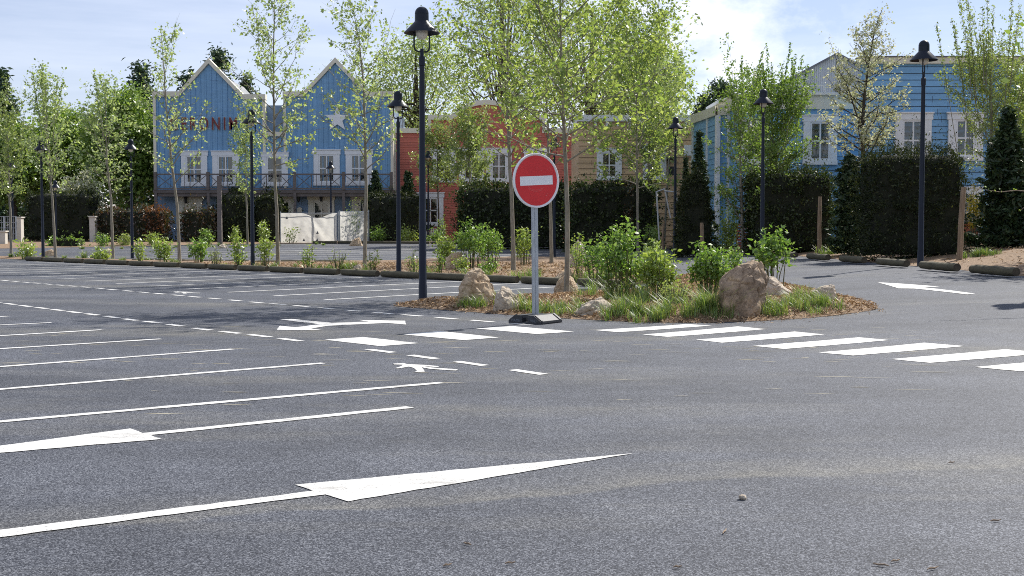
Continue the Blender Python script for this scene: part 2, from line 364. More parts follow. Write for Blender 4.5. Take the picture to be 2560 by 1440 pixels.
# ------------------------------------------------------------------ planting beds
def pip(x, y, poly):
    c = False; n = len(poly); j = n - 1
    for i in range(n):
        xi, yi = poly[i]; xj, yj = poly[j]
        if (yi > y) != (yj > y) and x < (xj - xi) * (y - yi) / (yj - yi) + xi: c = not c
        j = i
    return c
def edge_d(x, y, poly):
    best = 1e9; n = len(poly)
    for i in range(n):
        ax, ay = poly[i]; bx, by = poly[(i + 1) % n]; dx, dy = bx - ax, by - ay
        t = max(0, min(1, ((x - ax) * dx + (y - ay) * dy) / (dx * dx + dy * dy + 1e-12)))
        best = min(best, (x - ax - t * dx) ** 2 + (y - ay - t * dy) ** 2)
    return math.sqrt(best)
def ground_poly(pts): return [hit(*p)[:2] for p in pts]
ISLAND = ground_poly([(983, 763), (1000, 767), (1060, 771), (1160, 779), (1280, 788), (1420, 797), (1580, 805), (1680, 807), (1780, 807), (1900, 803), (2000, 797),
                      (2080, 790), (2150, 781), (2185, 775), (2196, 771), (2190, 764), (2165, 755), (2110, 742), (2030, 724), (1960, 710), (1880, 700), (1790, 692), (1700, 690),
                      (1620, 722), (1540, 735), (1430, 740), (1300, 748), (1150, 754), (1050, 757)])
STRIP = ground_poly([(1590, 714), (1440, 707), (1280, 701), (1135, 693), (1004, 687), (890, 681), (787, 677), (610, 671), (530, 668), (390, 661), (274, 657),
                     (130, 651), (5, 647), (-220, 640), (-220, 636), (100, 644), (360, 652), (600, 655), (900, 655), (1100, 648), (1300, 642), (1500, 643), (1640, 651), (1685, 672), (1660, 700)])
fr = [hit(*p)[:2] for p in [(2900, 720), (2700, 703), (2550, 690), (2408, 676), (2282, 665), (2176, 656), (2086, 648), (2005, 641), (1900, 632), (1820, 626)]]
fr += [at(px, 610, Y)[:2] for px, Y in [(1700, 66), (1560, 76), (1300, 84), (1100, 86), (900, 87), (700, 85), (540, 83), (380, 80), (100, 76), (-300, 72)]]
BANK = fr + [(-60, 150), (75, 150), (60, 30)]
BEDS = [(ISLAND, 0.10, 0.7), (STRIP, 0.08, 0.8), (BANK, 0.44, 4.5)]
BB = [(min(p[0] for p in b[0]), max(p[0] for p in b[0]), min(p[1] for p in b[0]), max(p[1] for p in b[0])) for b in BEDS]
def surf(x, y):
    z = terrain(x, y)
    for (poly, h, w), bb in zip(BEDS, BB):
        if bb[0] <= x <= bb[1] and bb[2] <= y <= bb[3] and pip(x, y, poly):
            if h > .4: h = h - .32 * ss((y - 60) / 15)
            z += 0.012 + h * ss(edge_d(x, y, poly) / w) + 0.03 * ss(edge_d(x, y, poly) / 0.3) * (mnoise.noise(Vector((x * 1.4, y * 1.4, 0))))
            break
    return z
def shit(px, py): return hit(px, py, surf)

def axis_steps(lo, hi, fine, segs):
    out = [lo]
    while out[-1] < hi:
        x = out[-1]; st = fine
        for a, b, s_ in segs:
            if a <= x < b: st = s_
        out.append(min(hi, x + st))
    return out
def sheet(name, xs, ys, zf, mat):
    nx, ny = len(xs), len(ys)
    V = np.array([(x, y, zf(x, y)) for y in ys for x in xs]); i, j = np.meshgrid(np.arange(nx - 1), np.arange(ny - 1)); a = (j * nx + i).ravel()
    return struct(quads_obj(name, [(V, np.stack([a, a + 1, a + nx + 1, a + nx], 1), mat)], smooth=True))
sheet('ground', axis_steps(-900, 900, 40, [(-120, 120, 4)]), axis_steps(-60, 1500, 60, [(-60, 160, 4)]), lambda x, y: terrain(x, y) - 0.05 if y < 170 else terrain(x, y) - 0.05, 'soil')
sheet('car_park_asphalt', axis_steps(-90, 70, 1.0, []), axis_steps(-40, 100, 1.0, []), terrain, 'asphalt')

def bed(name, poly, step, xr=None, yr=None):
    """mounded bark surface cut to the outline of the bed"""
    bm = bmesh.new()
    bm.faces.new([bm.verts.new((x, y, 0)) for x, y in poly])
    x0, x1 = min(p[0] for p in poly), max(p[0] for p in poly); y0, y1 = min(p[1] for p in poly), max(p[1] for p in poly)
    for k in range(int((x1 - x0) / step) + 1):
        bmesh.ops.bisect_plane(bm, geom=bm.verts[:] + bm.edges[:] + bm.faces[:], plane_co=(x0 + (k + .37) * step, 0, 0), plane_no=(1, 0, 0))
    for k in range(int((y1 - y0) / step) + 1):
        bmesh.ops.bisect_plane(bm, geom=bm.verts[:] + bm.edges[:] + bm.faces[:], plane_co=(0, y0 + (k + .37) * step, 0), plane_no=(0, 1, 0))
    bmesh.ops.triangulate(bm, faces=bm.faces[:])
    for v in bm.verts:
        d = edge_d(v.co.x, v.co.y, poly)
        v.co.z = surf(v.co.x, v.co.y) if d > 0.02 else terrain(v.co.x, v.co.y) + 0.006
    me = bpy.data.meshes.new(name); bm.to_mesh(me); bm.free()
    for p in me.polygons: p.use_smooth = True
    me.materials.append(M['mulch']); return struct(link(name, me))
bed('planting_island', ISLAND, 0.35); bed('planting_strip', STRIP, 1.0); bed('planting_bank', BANK, 2.5)

# loose wood chips
def chips():
    rng = np.random.default_rng(5); out = []
    def scatter(poly, n, size, near=None):
        bb = (min(p[0] for p in poly), max(p[0] for p in poly), min(p[1] for p in poly), max(p[1] for p in poly)); k = 0
        while k < n:
            x = rng.uniform(bb[0], bb[1]); y = rng.uniform(bb[2], bb[3])
            if near and not near(x, y): continue
            if not pip(x, y, poly): continue
            out.append((x, y, surf(x, y) + 0.012 + rng.random() * 0.02, size)); k += 1
    scatter(ISLAND, 24000, 0.10); scatter(STRIP, 8000, 0.14, lambda x, y: y < 50); scatter(BANK, 9000, 0.15, lambda x, y: y < 48 and x > 3)
    for _ in range(260):   # spilled over the edge
        i = rng.integers(0, 14); a, b = ISLAND[i], ISLAND[i + 1]; t = rng.random(); w = abs(rng.normal()) * 0.22
        x, y = a[0] + (b[0] - a[0]) * t, a[1] + (b[1] - a[1]) * t - w
        out.append((x, y, surf(x, y) + 0.012, 0.06))
    P = np.array(out); v, q, k = leaves(P[:, :3], 1.0, rng, flat=1.5, asp=0.20, key='chip')
    c = np.repeat(P[:, :3], 4, 0); v = c + (v - c) * np.repeat(P[:, 3], 4)[:, None]
    return struct(quads_obj('wood_chips', [(v, q, k)]), 'stuff')
chips()

# ------------------------------------------------------------------ painted markings (4 mm above the asphalt)
def marks(name, polys, lift=0.005, mat='paint'):
    bm = bmesh.new()
    rj = random.Random(4)
    for poly in polys:
        fin = []
        for (x0, y0), (x1, y1) in zip(poly, list(poly[1:]) + [poly[0]]):
            k = min(70, max(1, int(math.hypot(x1 - x0, y1 - y0) / .09))); fin.append((x0, y0))
            for q in range(1, k): fin.append((x0 + (x1 - x0) * q / k + rj.gauss(0, .0032), y0 + (y1 - y0) * q / k + rj.gauss(0, .0032)))
        poly = fin if lift > .003 else poly
        b2 = bmesh.new(); f = b2.faces.new([b2.verts.new((p[0], p[1], 0)) for p in poly])
        bmesh.ops.triangulate(b2, faces=[f])
        L = max(abs(p[0] - poly[0][0]) + abs(p[1] - poly[0][1]) for p in poly)
        for ax in (0, 1):
            lo = min(p[ax] for p in poly); hi = max(p[ax] for p in poly); k = math.floor(lo) + 1
            while k < hi and L > 1.2:
                bmesh.ops.bisect_plane(b2, geom=b2.verts[:] + b2.edges[:] + b2.faces[:], plane_co=(k, k, 0), plane_no=(1 - ax, ax, 0)); k += 1
        bmesh.ops.triangulate(b2, faces=b2.faces[:])
        vs = {v: bm.verts.new((v.co.x, v.co.y, terrain(v.co.x, v.co.y) + lift)) for v in b2.verts}
        for f in b2.faces: bm.faces.new([vs[v] for v in f.verts])
        b2.free()
    bmesh.ops.recalc_face_normals(bm, faces=bm.faces[:])
    for f in bm.faces:
        if f.normal.z < 0: f.normal_flip()
    me = bpy.data.meshes.new(name); bm.to_mesh(me); bm.free(); me.materials.append(M[mat]); return struct(link(name, me))
def strip(a, b, w):
    a, b = Vector(a[:2]), Vector(b[:2]); d = (b - a).normalized(); n = Vector((-d.y, d.x)) * w / 2
    return [tuple(a + n), tuple(b + n), tuple(b - n), tuple(a - n)]
def gp(pts): return [hit(x, y)[:2] for x, y in pts]
def ext(a, b, k):
    a, b = Vector(a[:2]), Vector(b[:2]); return tuple(a + (a - b).normalized() * k)
bay = []
for (xa, ya, xb, yb) in [(0, 1055, 1103, 957.5), (0, 974, 808, 908.5), (0, 917.5, 582, 873.5), (0, 872.5, 402, 848), (0, 840, 254, 825), (0, 813, 129, 807), (-60, 796, 20, 791)]:
    a, b = hit(xa, ya), hit(xb, yb); bay.append(strip(ext(a, b, 3.0), b, 0.105))
GAP0, GST = Vector((1.68, 31.5)), Vector((-1.45, 1.48)); E0, EST = Vector((-3.95, 25.28)), Vector((-1.377, 1.503))
for k in range(0, 17):
    bay.append(strip(E0 + EST * k, GAP0 + GST * k, 0.13))
for i, (xa, ya, xb, yb) in enumerate([(330, 650, 620, 646), (350, 645, 700, 640), (380, 640, 1010, 635), (420, 635, 1050, 630), (640, 644, 960, 640), (700, 631, 1290, 626), (760, 648, 1120, 643),
                                      (420, 630, 900, 626), (700, 627, 1240, 622), (980, 638, 1420, 634), (1020, 645, 1300, 641), (1100, 631, 1400, 628), (640, 623, 1100, 619), (560, 652, 780, 649), (900, 634, 1180, 630)]):
    bay.append(strip(hit(xa, ya), hit(xb, yb), 0.14))
marks('bay_lines', bay)
dl = [(1320, 931), (1177, 909.5), (1057.5, 893), (951, 878), (726, 850), (649, 840), (576, 831.5), (506, 823.5), (437.5, 813.5), (381, 806), (326, 799.5), (279, 793), (230, 786.5),
      (186, 781), (144, 775.5), (104, 770.5), (64, 765.5), (26, 760.5), (-12, 756)]
dl2 = [(12, 701.5), (37, 703.7), (64, 706), (91, 708.2), (120, 710.7), (150, 713.2), (180, 715.5), (214, 718.2), (248, 721.2), (282, 724.5), (320, 727.7), (357, 731.2), (399, 734.7), (444, 738.7),
       (487, 742.5), (535, 746.7), (588, 751.5), (641, 756.5), (695, 761), (754, 765.7), (816, 771.5), (882, 777.2), (957, 783.2), (1030, 789), (1116, 796), (1205, 803), (1300, 810.5)]
def dashes(lst):
    P = [Vector(hit(*p)[:2]) for p in lst]; out = []
    for i, p in enumerate(P):
        d = (P[min(i + 1, len(P) - 1)] - P[max(0, i - 1)]).normalized(); out.append(strip(p - d * .26, p + d * .26, 0.125))
    return out
marks('walkway_dashes', dashes(dl) + dashes(dl2))
marks('crosswalk', [gp(p) for p in [
    [(811, 850), (907.5, 843.2), (1047.5, 858.7), (950, 866)], [(1005, 836.5), (1100, 828), (1247.5, 844.5), (1157.5, 851)], [(1190, 822), (1280, 816), (1435, 829.5), (1344, 836)],
    [(1484, 826), (1717.5, 811), (1780, 814.5), (1546, 831)], [(1606, 837), (1844.5, 816.6), (1913.7, 823.5), (1670, 843)], [(1739, 850), (1987, 829.4), (2061, 837), (1805, 857.5)],
    [(1881.6, 865.6), (2146, 844), (2224.6, 851), (1962, 873)], [(2046.4, 882), (2310.7, 857.6), (2410, 866), (2132.5, 889.7)], [(2227.6, 898.6), (2512.6, 874), (2625, 883), (2325.5, 908)],
    [(2437, 918.5), (2740, 890), (2860, 899), (2550, 929)], [(2680, 940), (2990, 906), (3120, 917), (2800, 953)]]])
c2 = lambda L: [(560 + x / 4, 620 + y / 4) for x, y in L]
c7 = lambda L: [(640 + x / 2.56, 980 + y / 2.56) for x, y in L]
c5 = lambda L: [(x / 3.13, 980 + y / 3.13) for x, y in L]
c4 = lambda L: [(1800 + x / 3.368, 580 + y / 3.368) for x, y in L]
marks('arrow_markings', [
    gp(c7([(250, 598), (2415, 396), (590, 705), (445, 660), (0, 716), (-1638, 935), (-1638, 888), (0, 684), (365, 636)])),
    gp(c5([(-1208, 585), (1020, 290), (1115, 326)]) + [(1015, 1017), (1036, 1021)] + c5([(1178, 341), (1265, 372)])),
    gp(c2([(555, 717), (690, 713), (1075, 752), (1200, 748), (1450, 738), (1340, 722), (1808, 730), (1820, 768), (1625, 752), (1200, 772), (1040, 780), (870, 808), (995, 825), (530, 820), (560, 780), (710, 795), (960, 765)])),
    gp(c4([(1322, 425), (1850, 462), (1700, 466), (2148, 520), (2080, 527), (1640, 478), (1500, 476)]))])
walker = [(1692, 1160), (1800, 1155), (1830, 1165), (2000, 1172), (2150, 1186), (2140, 1195), (1990, 1185), (2080, 1200), (2340, 1217), (2320, 1229), (2250, 1226), (2060, 1212), (1975, 1196), (2008, 1240),
          (1905, 1245), (1930, 1233), (1900, 1203), (1850, 1190), (1740, 1208), (1710, 1206), (1775, 1185), (1788, 1170), (1700, 1168)]
far = [((1735 + (x - 1692) / 648 * 273) / 4, 620 + (436 + (y - 1155) / 90 * 22) / 4) for x, y in walker]
marks('walker_symbols', [gp(c2(walker)), gp(far)])
def streaks():
    rng = np.random.default_rng(11); out = []
    for _ in range(190):
        px = rng.uniform(20, 2350); py = 812 + rng.gamma(2.0, 34)
        if py > 1080: continue
        a = hit(px, py); L = rng.uniform(0.10, 0.42); w = rng.uniform(0.012, 0.04); ang = rng.normal(-0.05, 0.12)
        d = Vector((math.cos(ang), math.sin(ang))); n = Vector((-d.y, d.x)); p = Vector(a[:2])
        K = 5; top = [p + d * L * (i / K - .5) + n * w * rng.uniform(.2, .7) * math.sin(math.pi * (i + .3) / (K + .6)) for i in range(K + 1)]
        bot = [p + d * L * (i / K - .5) - n * w * rng.uniform(.2, .7) * math.sin(math.pi * (i + .3) / (K + .6)) for i in range(K + 1)]
        out.append([tuple(v) for v in top + bot[::-1]])
    o = marks('sand_streaks', out, 0.0025, 'dust'); o['kind'] = 'stuff'
streaks()

# ------------------------------------------------------------------ street lamps
def make_lamp():
    t = thing('street_lamp', 'x', 'street lamp')
    MB().lathe([(0.0, -1.5), (0.088, -1.5), (0.086, 0.35), (0.080, 0.36), (0.052, 4.80), (0.064, 4.81), (0.064, 4.99), (0.045, 5.0), (0.037, 5.02), (0.037, 5.15), (0, 5.16)], 20).build('pole', 'lamp', t, True)
    yk = MB()
    pts = [(-0.162, 0, 5.48), (-0.162, 0, 5.20)] + [(-0.162 + 0.09 * (1 - math.cos(a)), 0, 5.20 - 0.11 * math.sin(a)) for a in np.linspace(0.2, 1.57, 6)]
    pts += [(-x, y, z) for x, y, z in reversed(pts)]
    yk.tube(pts, 0.017, 8).build('yoke', 'lamp', t, True)
    MB().lathe([(0.10, 5.705), (0.145, 5.70), (0.152, 5.69), (0.362, 5.475), (0.366, 5.462), (0.352, 5.462), (0.14, 5.675), (0.10, 5.68)], 40).build('shade', 'lamp', t, True)
    MB().lathe([(0.0, 5.999)] + [(0.141 * math.sin(a), 5.858 + 0.141 * math.cos(a)) for a in np.linspace(0.25, 1.55, 8)] + [(0.141, 5.85), (0.136, 5.848), (0.136, 5.842), (0.141, 5.84), (0.143, 5.70), (0, 5.70)], 32).build('cap', 'lamp', t, True)
    MB().lathe([(0.0, 5.335)] + [(0.125 * math.sin(a), 5.46 - 0.125 * math.cos(a)) for a in np.linspace(0.25, 1.5, 7)] + [(0.125, 5.56), (0.0, 5.62)], 28).build('globe', 'globe', t, True)
    return t
proto = make_lamp()
LG = 'dark street lamps of the car park'
lamp_spots = [  # px, Y, base px (None = take ground), label
    (1057, 755, None, 'nearest street lamp, tallest dark pole, on the left tip of the mulched island', 0.35),
    (997, 684, None, 'dark street lamp just left of the nearest one, standing in the row of logs', 0.5),
    (632, 663, None, 'dark street lamp in front of the left blue gable, beside its lettering', 0.3),
    (331, 646, None, 'dark street lamp in front of the green trees left of the blue house', 0.2),
    (108, 644, None, 'dark street lamp near the left edge, its shade lost among leaves', 0.6),
    (2302, None, 34.6, 'tall street lamp in front of the big clipped yew by the sky blue building', 1.1),
    (1905, None, 43.0, 'street lamp before the clipped hedge and the two leafy maples', 1.0),
    (1687, None, 55.5, 'street lamp in front of the ochre building, leaves round its shade', 0.8),
    (828, None, 88.0, 'small distant street lamp in front of the white tarpaulin fence', 0.9),
    (1071, None, 90.0, 'small distant street lamp in front of the red house', 0.4),
    (141, None, 86.0, 'small distant street lamp, top seen right of the second trunk from the left', 0.2),
    (33, None, 90.0, 'small distant street lamp behind the leftmost trunk, by the mesh fence', 0.7),
    (2790, None, 24.6, 'street lamp past the right edge, only its shadow on the drive shows', 0.9),
    (1385, None, 60.0, 'dark lamp pole just right of the no entry disc, its head hidden in leaves', 0.5)]
for i, (px, py, Y, lab, rz) in enumerate(lamp_spots):
    o = proto if i == 0 else copy_tree(proto)
    if py: p = shit(px, py)
    else:
        x = at(px, 600, Y)[0]; p = (x, Y, surf(x, Y))
    if i == 5: o.scale = (1.075,) * 3
    if i in (6, 7, 8, 9, 10): # shade height read against the photograph
        top = {5: 92, 6: 222, 7: 292, 8: 403, 9: 377, 10: 451}[i]; p = (p[0], p[1], at(px, top, Y)[2] - 6.0)
    o.location = p; o.rotation_euler[2] = rz; tag(o, lab, 'street lamp', LG)

# ------------------------------------------------------------------ log wheel stops
def log_mesh(L, r, seed):
    rng = random.Random(seed); K = 9; n = 16
    b = MB(); pts = [(L * (i / K - .5), rng.uniform(-.006, .006), rng.uniform(-.006, .006)) for i in range(K + 1)]
    rs = [r * rng.uniform(.97, 1.03) for _ in range(K + 1)]; rs[0] *= .93; rs[-1] *= .93
    b.tube(pts, rs, n, 0, True); b.m[-2:] = [1, 1]
    return b
def make_log(L, r, seed, label, group):
    o = log_mesh(L, r, seed).build('parking_log', ['log', 'logend'], None, True); return tag(o, label, 'parking log', group)
ORD = 'first second third fourth fifth sixth seventh eighth ninth tenth eleventh twelfth thirteenth fourteenth fifteenth sixteenth seventeenth eighteenth nineteenth twentieth'.split()
protos = [make_log(1.86, 0.104, s, 'x', 'x') for s in (1, 2, 3)]
def put_log(src, first, x, y, rz, label, group, sc=1.0, lift=0.0):
    o = src if first else src.copy()
    if not first: COL.objects.link(o)
    o.location = (x, y, terrain(x, y) + 0.10 * (sc if sc < 1.2 else 1) + lift); o.rotation_euler = (random.Random(x).uniform(0, 6), 0, rz); o.scale = (sc, 1, 1)
    return tag(o, label, 'parking log', group)
used = 0
for k in range(-1, 17):
    c = GAP0 + GST * (k + 0.5) + Vector((0.0, 0.0)); rz = math.atan2(GST.y, GST.x) + random.Random(k).uniform(-.025, .025)
    put_log(protos[used % 3], used < 3, c.x, c.y, rz, 'dark round log in the long front row along the bays, %s from its right end' % ORD[k + 1], 'front row of parking logs'); used += 1
RL = [(2605, 2790, 716), (2418, 2556, 697), (2291, 2409, 684), (2182, 2283, 672), (2089, 2177, 663), (2008, 2086, 655), (1937, 2005, 648), (1872, 1932, 641)]
for i, (xa, xb, yb) in enumerate(RL):
    a = hit(xa, yb - (xb - xa) * 0.085); b = hit(xb, yb); c = ((a[0] + b[0]) / 2, (a[1] + b[1]) / 2)
    L = math.hypot(a[0] - b[0], a[1] - b[1])
    if i == 0: continue
    put_log(protos[i % 3], False, c[0], c[1], math.atan2(b[1] - a[1], b[0] - a[0]), 'sunlit round log at the foot of the right hand bank, %s from the right' % ORD[i - 1], 'parking logs along the right bank', min(1.15, L / 1.86), 0.02)
for i, (xa, xb, yb) in enumerate([(330, 384, 655), (388, 436, 655.5), (440, 492, 656.5), (500, 558, 657.5), (563, 622, 658.5), (637, 697, 659.5), (702, 772, 659), (785, 850, 659)]):
    a, b = hit(xa, yb), hit(xb, yb); L = math.dist(a[:2], b[:2])
    put_log(protos[i % 3], False, (a[0] + b[0]) / 2, (a[1] + b[1]) / 2, math.atan2(b[1] - a[1], b[0] - a[0]), 'dark log in the second row behind the front logs, %s from the left' % ORD[i], 'second row of parking logs', L / 1.9)
for i, (px, Y) in enumerate([(815, 86.3), (878, 86.4), (935, 86.3), (990, 86), (1045, 85.6), (1110, 85), (1170, 84.6), (1235, 84), (1290, 83.5)]):
    x = at(px, 600, Y)[0]
    put_log(protos[i % 3], False, x, Y - 0.6, -0.03, 'tiny distant log along the far edge of the rear car park, %s from the left' % ORD[i], 'far row of parking logs', 0.92)

# ------------------------------------------------------------------ no entry sign
def sign():
    A, B, C = Vector((-.057, 19.07)), Vector((.449, 18.71)), Vector((.868, 19.15))
    e1 = (B - A).normalized(); e2 = Vector((-e1.y, e1.x)); w = .62
    c = A + e1 * w / 2 + e2 * .31
    t = thing('no_entry_sign', 'round red no entry sign with white bar on a galvanised post and black base', 'road sign', (c.x, c.y, 0), rz=math.atan2(e1.y, e1.x))
    # base: two rubber blocks side by side, trapezoid section seen from the end
    b = MB()
    pr = [(-.31, 0), (-.31, .045), (-.175, .135), (-.055, .135), (-.055, .03), (.055, .03), (.055, .135), (.175, .135), (.31, .045), (.31, 0)]
    b.prism(pr, -.305, .305)
    b.prism([(-.055, .03), (-.055, .085), (.055, .085), (.055, .03)], -.12, .12)
    b.box((-.054, -.295, .10), (.054, -.28, .125)); b.box((-.054, .12, .10), (.054, .29, .128))
    for sx in (-1, 1):
        b.box((sx * .30, -.28, .018), (sx * .325, .28, .05))
        for y0 in (-.285, .235):
            b.prism([(sx * .18, .1355), (sx * .31, .05), (sx * .31, .062), (sx * .18, .148)], y0, y0 + .045)
    o = b.build('base', 'rubber', t)
    for txt, x in (('VIAME', -.175), ('VRD', .17)):
        me = text_mesh(txt, .062, .002); me.materials.append(M['emboss'])
        q = link('lettering', me, o); q.location = (x, -.3065, .05); q.rotation_euler = (math.pi / 2, 0, 0)
    # post: rolled box section with two grooves on the wide face
    prof = [(-.05, -.022), (-.022, -.022), (-.020, -.016), (-.008, -.016), (-.006, -.022), (.05, -.022), (.05, .022), (-.05, .022)]
    a0 = math.atan2(e1.y, e1.x); yaw = math.radians(33) - a0
    H0, H1 = 0.031, 2.62
    me = MB(); n = len(prof); lean = -0.03
    v = [(x + lean * k, y, z) for k, z in ((0, H0), (1, H1)) for x, y in prof]
    tri = tessellate_polygon([[Vector((x, y, 0)) for x, y in prof]])
    me.add(v, [(i, (i + 1) % n, n + (i + 1) % n, n + i) for i in range(n)] + [tuple(n + i for i in tr) for tr in tri])
    p = me.build('post', 'galv', t); p.rotation_euler[2] = yaw
    zc = 2.265; R = .432
    hd = MB().lathe([(0, 0), (R - .004, 0), (R, .004), (R, .048), (R - .008, .052), (R - .03, .03), (0, .03)], 72).build('disc', 'signwhite', t, True)
    hd.rotation_euler = (math.pi / 2, math.radians(-3.2), yaw); hd.location = Vector((lean * .87, 0, zc)) + Vector((math.sin(yaw), -math.cos(yaw), 0)) * .027
    # local z of the disc is -normal after the turn: faces sit at negative side
    br = MB().box((-.312, -.072, 0), (.312, .072, .0025)).build('white_bar', 'signwhite', hd); br.location = (0, 0, .0345)
    sc = MB()
    for r0, a0_, a1_ in ((.20, 3.7, 5.4), (.225, 3.9, 5.2), (.30, 0.2, .5)):
        pts = [(r0 * math.cos(a), r0 * .75 * math.sin(a) + (0 if r0 < .3 else .1), 0) for a in np.linspace(a0_, a1_, 14)]
        for p0, p1 in zip(pts, pts[1:]): sc.bar(p0, p1, .003, .0012)
    for (x, y, w_) in ((.17, -.25, .02), (.20, -.22, .012), (.12, -.27, .01), (.02, .2, .008), (.1, .15, .01), (.22, .17, .012)): sc.box((x, y, -.0006), (x + w_, y + w_ * .6, .0006))
    f = MB().lathe([(0, 0.0), (R - .034, 0.0), (R - .034, .003), (0, .003)], 72)
    f.add([(x, y, z + .0036) for x, y, z in sc.v], sc.f, 1)
    f = f.build('red_face', ['signred', 'scuff'], hd); f.location = (0, 0, .0305)
    return t
sign()

# ------------------------------------------------------------------ boulders
def crack(q):
    d = mnoise.voronoi(q)[0]; return d[1] - d[0]
def rock(px, py, sil, w, h, label, mat='rock1', seed=1, depth=0.8, group='sandstone boulders', rough=0.05):
    """sil: outline as fractions of the boulder's width and height; given real width and depth"""
    p = shit(px, py); s = p[1] / F; W, Hh = w * s, h * s * 1.12
    bm = bmesh.new(); rng = random.Random(seed); D = W * depth
    for (dy, sc) in ((-.5, .55), (-.3, .86), (0, 1.0), (.3, .86), (.5, .5)):
        for u, v in sil:
            bm.verts.new((u * W * sc + (dy * .38 if dy < 0 else 0) * W + rng.uniform(-.03, .03) * W, dy * D + rng.uniform(-.06, .06) * D, (v * (0.25 + .75 * sc)) * Hh - .06))
    bmesh.ops.convex_hull(bm, input=bm.verts[:])
    for v in [v for v in bm.verts if not v.link_faces]: bm.verts.remove(v)
    bmesh.ops.triangulate(bm, faces=bm.faces[:])
    for _ in range(4):
        long = [e for e in bm.edges if e.calc_length() > W / 22]
        if not long: break
        bmesh.ops.subdivide_edges(bm, edges=long, cuts=1); bmesh.ops.triangulate(bm, faces=bm.faces[:])
    for _ in range(1): bmesh.ops.smooth_vert(bm, verts=bm.verts[:], factor=.35, use_axis_x=True, use_axis_y=True, use_axis_z=True)
    bm.normal_update(); so = Vector((seed * 7.1, seed * 3.3, 0)); k = 1 / W
    nv = {v: v.normal.copy() for v in bm.verts}
    for v in bm.verts:
        q = v.co * k
        r = 1 - abs(mnoise.fractal(q * 2.2 + so, 0.9, 2.0, 4)) * 2
        v.co += nv[v] * W * (rough * .7 * r - rough * .45 + rough * .30 * mnoise.fractal(q * 6 + so, 1, 2, 4) - .035 * max(0, 1 - crack(q * 2.6 + so) / .10))
    me = bpy.data.meshes.new('boulder'); bm.to_mesh(me); bm.free(); me.materials.append(M[mat])
    me.polygons.foreach_set('use_smooth', [True] * len(me.polygons))
    try: me.set_sharp_from_angle(angle=math.radians(28))
    except Exception: pass
    o = link('boulder', me, None, (p[0], p[1] + D * .35, surf(p[0], p[1]))); return tag(o, label, 'boulder', group)
peak = [(-.5, 0), (-.5, .28), (-.40, .66), (-.2, .95), (-.05, 1), (.12, .96), (.33, .62), (.49, .3), (.5, 0)]
wedge = [(-.5, 0), (-.5, .35), (-.42, .8), (-.25, 1), (-.12, .97), (.15, .62), (.42, .3), (.5, 0)]
flatr = [(-.5, 0), (-.42, .3), (-.2, .75), (.05, .9), (.2, 1), (.38, .62), (.5, .1), (.5, 0)]
block = [(-.48, 0), (-.5, .35), (-.46, .68), (-.25, .86), (.08, .93), (.2, 1), (.36, .97), (.48, .7), (.5, .3), (.44, 0)]
rnd = [(-.5, 0), (-.48, .4), (-.3, .8), (0, 1), (.3, .85), (.48, .45), (.5, 0)]
rock(1194, 757, peak, 97, 86, 'tall pointed ochre boulder beside the nearest lamp post', 'rock1', 3, .75)
rock(1278, 774, wedge, 80, 60, 'wedge shaped boulder directly left of the no entry sign post', 'rock2', 8, .8)
rock(1417, 738, rnd, 60, 52, 'rounded boulder behind the trunk right of the no entry sign', 'rock1', 5, .8)
rock(1412, 707, flatr, 66, 34, 'low boulder just behind the rounded one, at the log row', 'rock1', 15, .8)
rock(1487, 782, flatr, 104, 42, 'low pale boulder lying on mulch right of the sign base', 'rock2', 9, .8)
rock(1864, 790, block, 124, 134, 'largest boulder, brown and blocky, at the right of the island', 'rock3', 4, .8, rough=.06)
rock(1950, 740, wedge, 80, 52, 'sloping boulder tucked behind the largest boulder', 'rock2', 12, .8)
rock(2066, 752, block, 66, 44, 'small pale jagged boulder near the right tip of the island', 'rock2', 6, .7)
rock(1137, 673, block, 46, 44, 'squarish boulder behind the logs, shrub growing over it', 'rock1', 22, .8)
rock(1446, 668, rnd, 44, 66, 'upright boulder deep among the yellow green shrubs', 'rock2', 25, .8)
rock(893, 673, flatr, 30, 15, 'small grey stone by the trunk behind the front logs', 'rock2', 31, .8)
rock(122, 641, block, 24, 18, 'small boulder at the foot of the lamp near the left edge', 'rock1', 33, .8)
rock(268, 640, rnd, 26, 20, 'small boulder beside the third trunk from the left', 'rock2', 35, .8)
rock(556, 621, rnd, 24, 12, 'small stone at the foot of the square timber post', 'rock2', 37, .8)
rock(591, 621, rnd, 20, 12, 'small dark stone right of the square timber post', 'rock1', 39, .8)
rock(890, 615, flatr, 34, 22, 'dark boulder in front of the white tarpaulin fence', 'rock1', 41, .8)
rock(1842, 628, flatr, 40, 14, 'flat boulder at the far side of the drive', 'rock2', 43, .8)
rock(2170, 640, wedge, 36, 14, 'flat stone lying on the right hand bank', 'rock2', 45, .8)
rock(1640, 672, rnd, 40, 50, 'boulder half hidden behind the central shrubs', 'rock2', 47, .8)

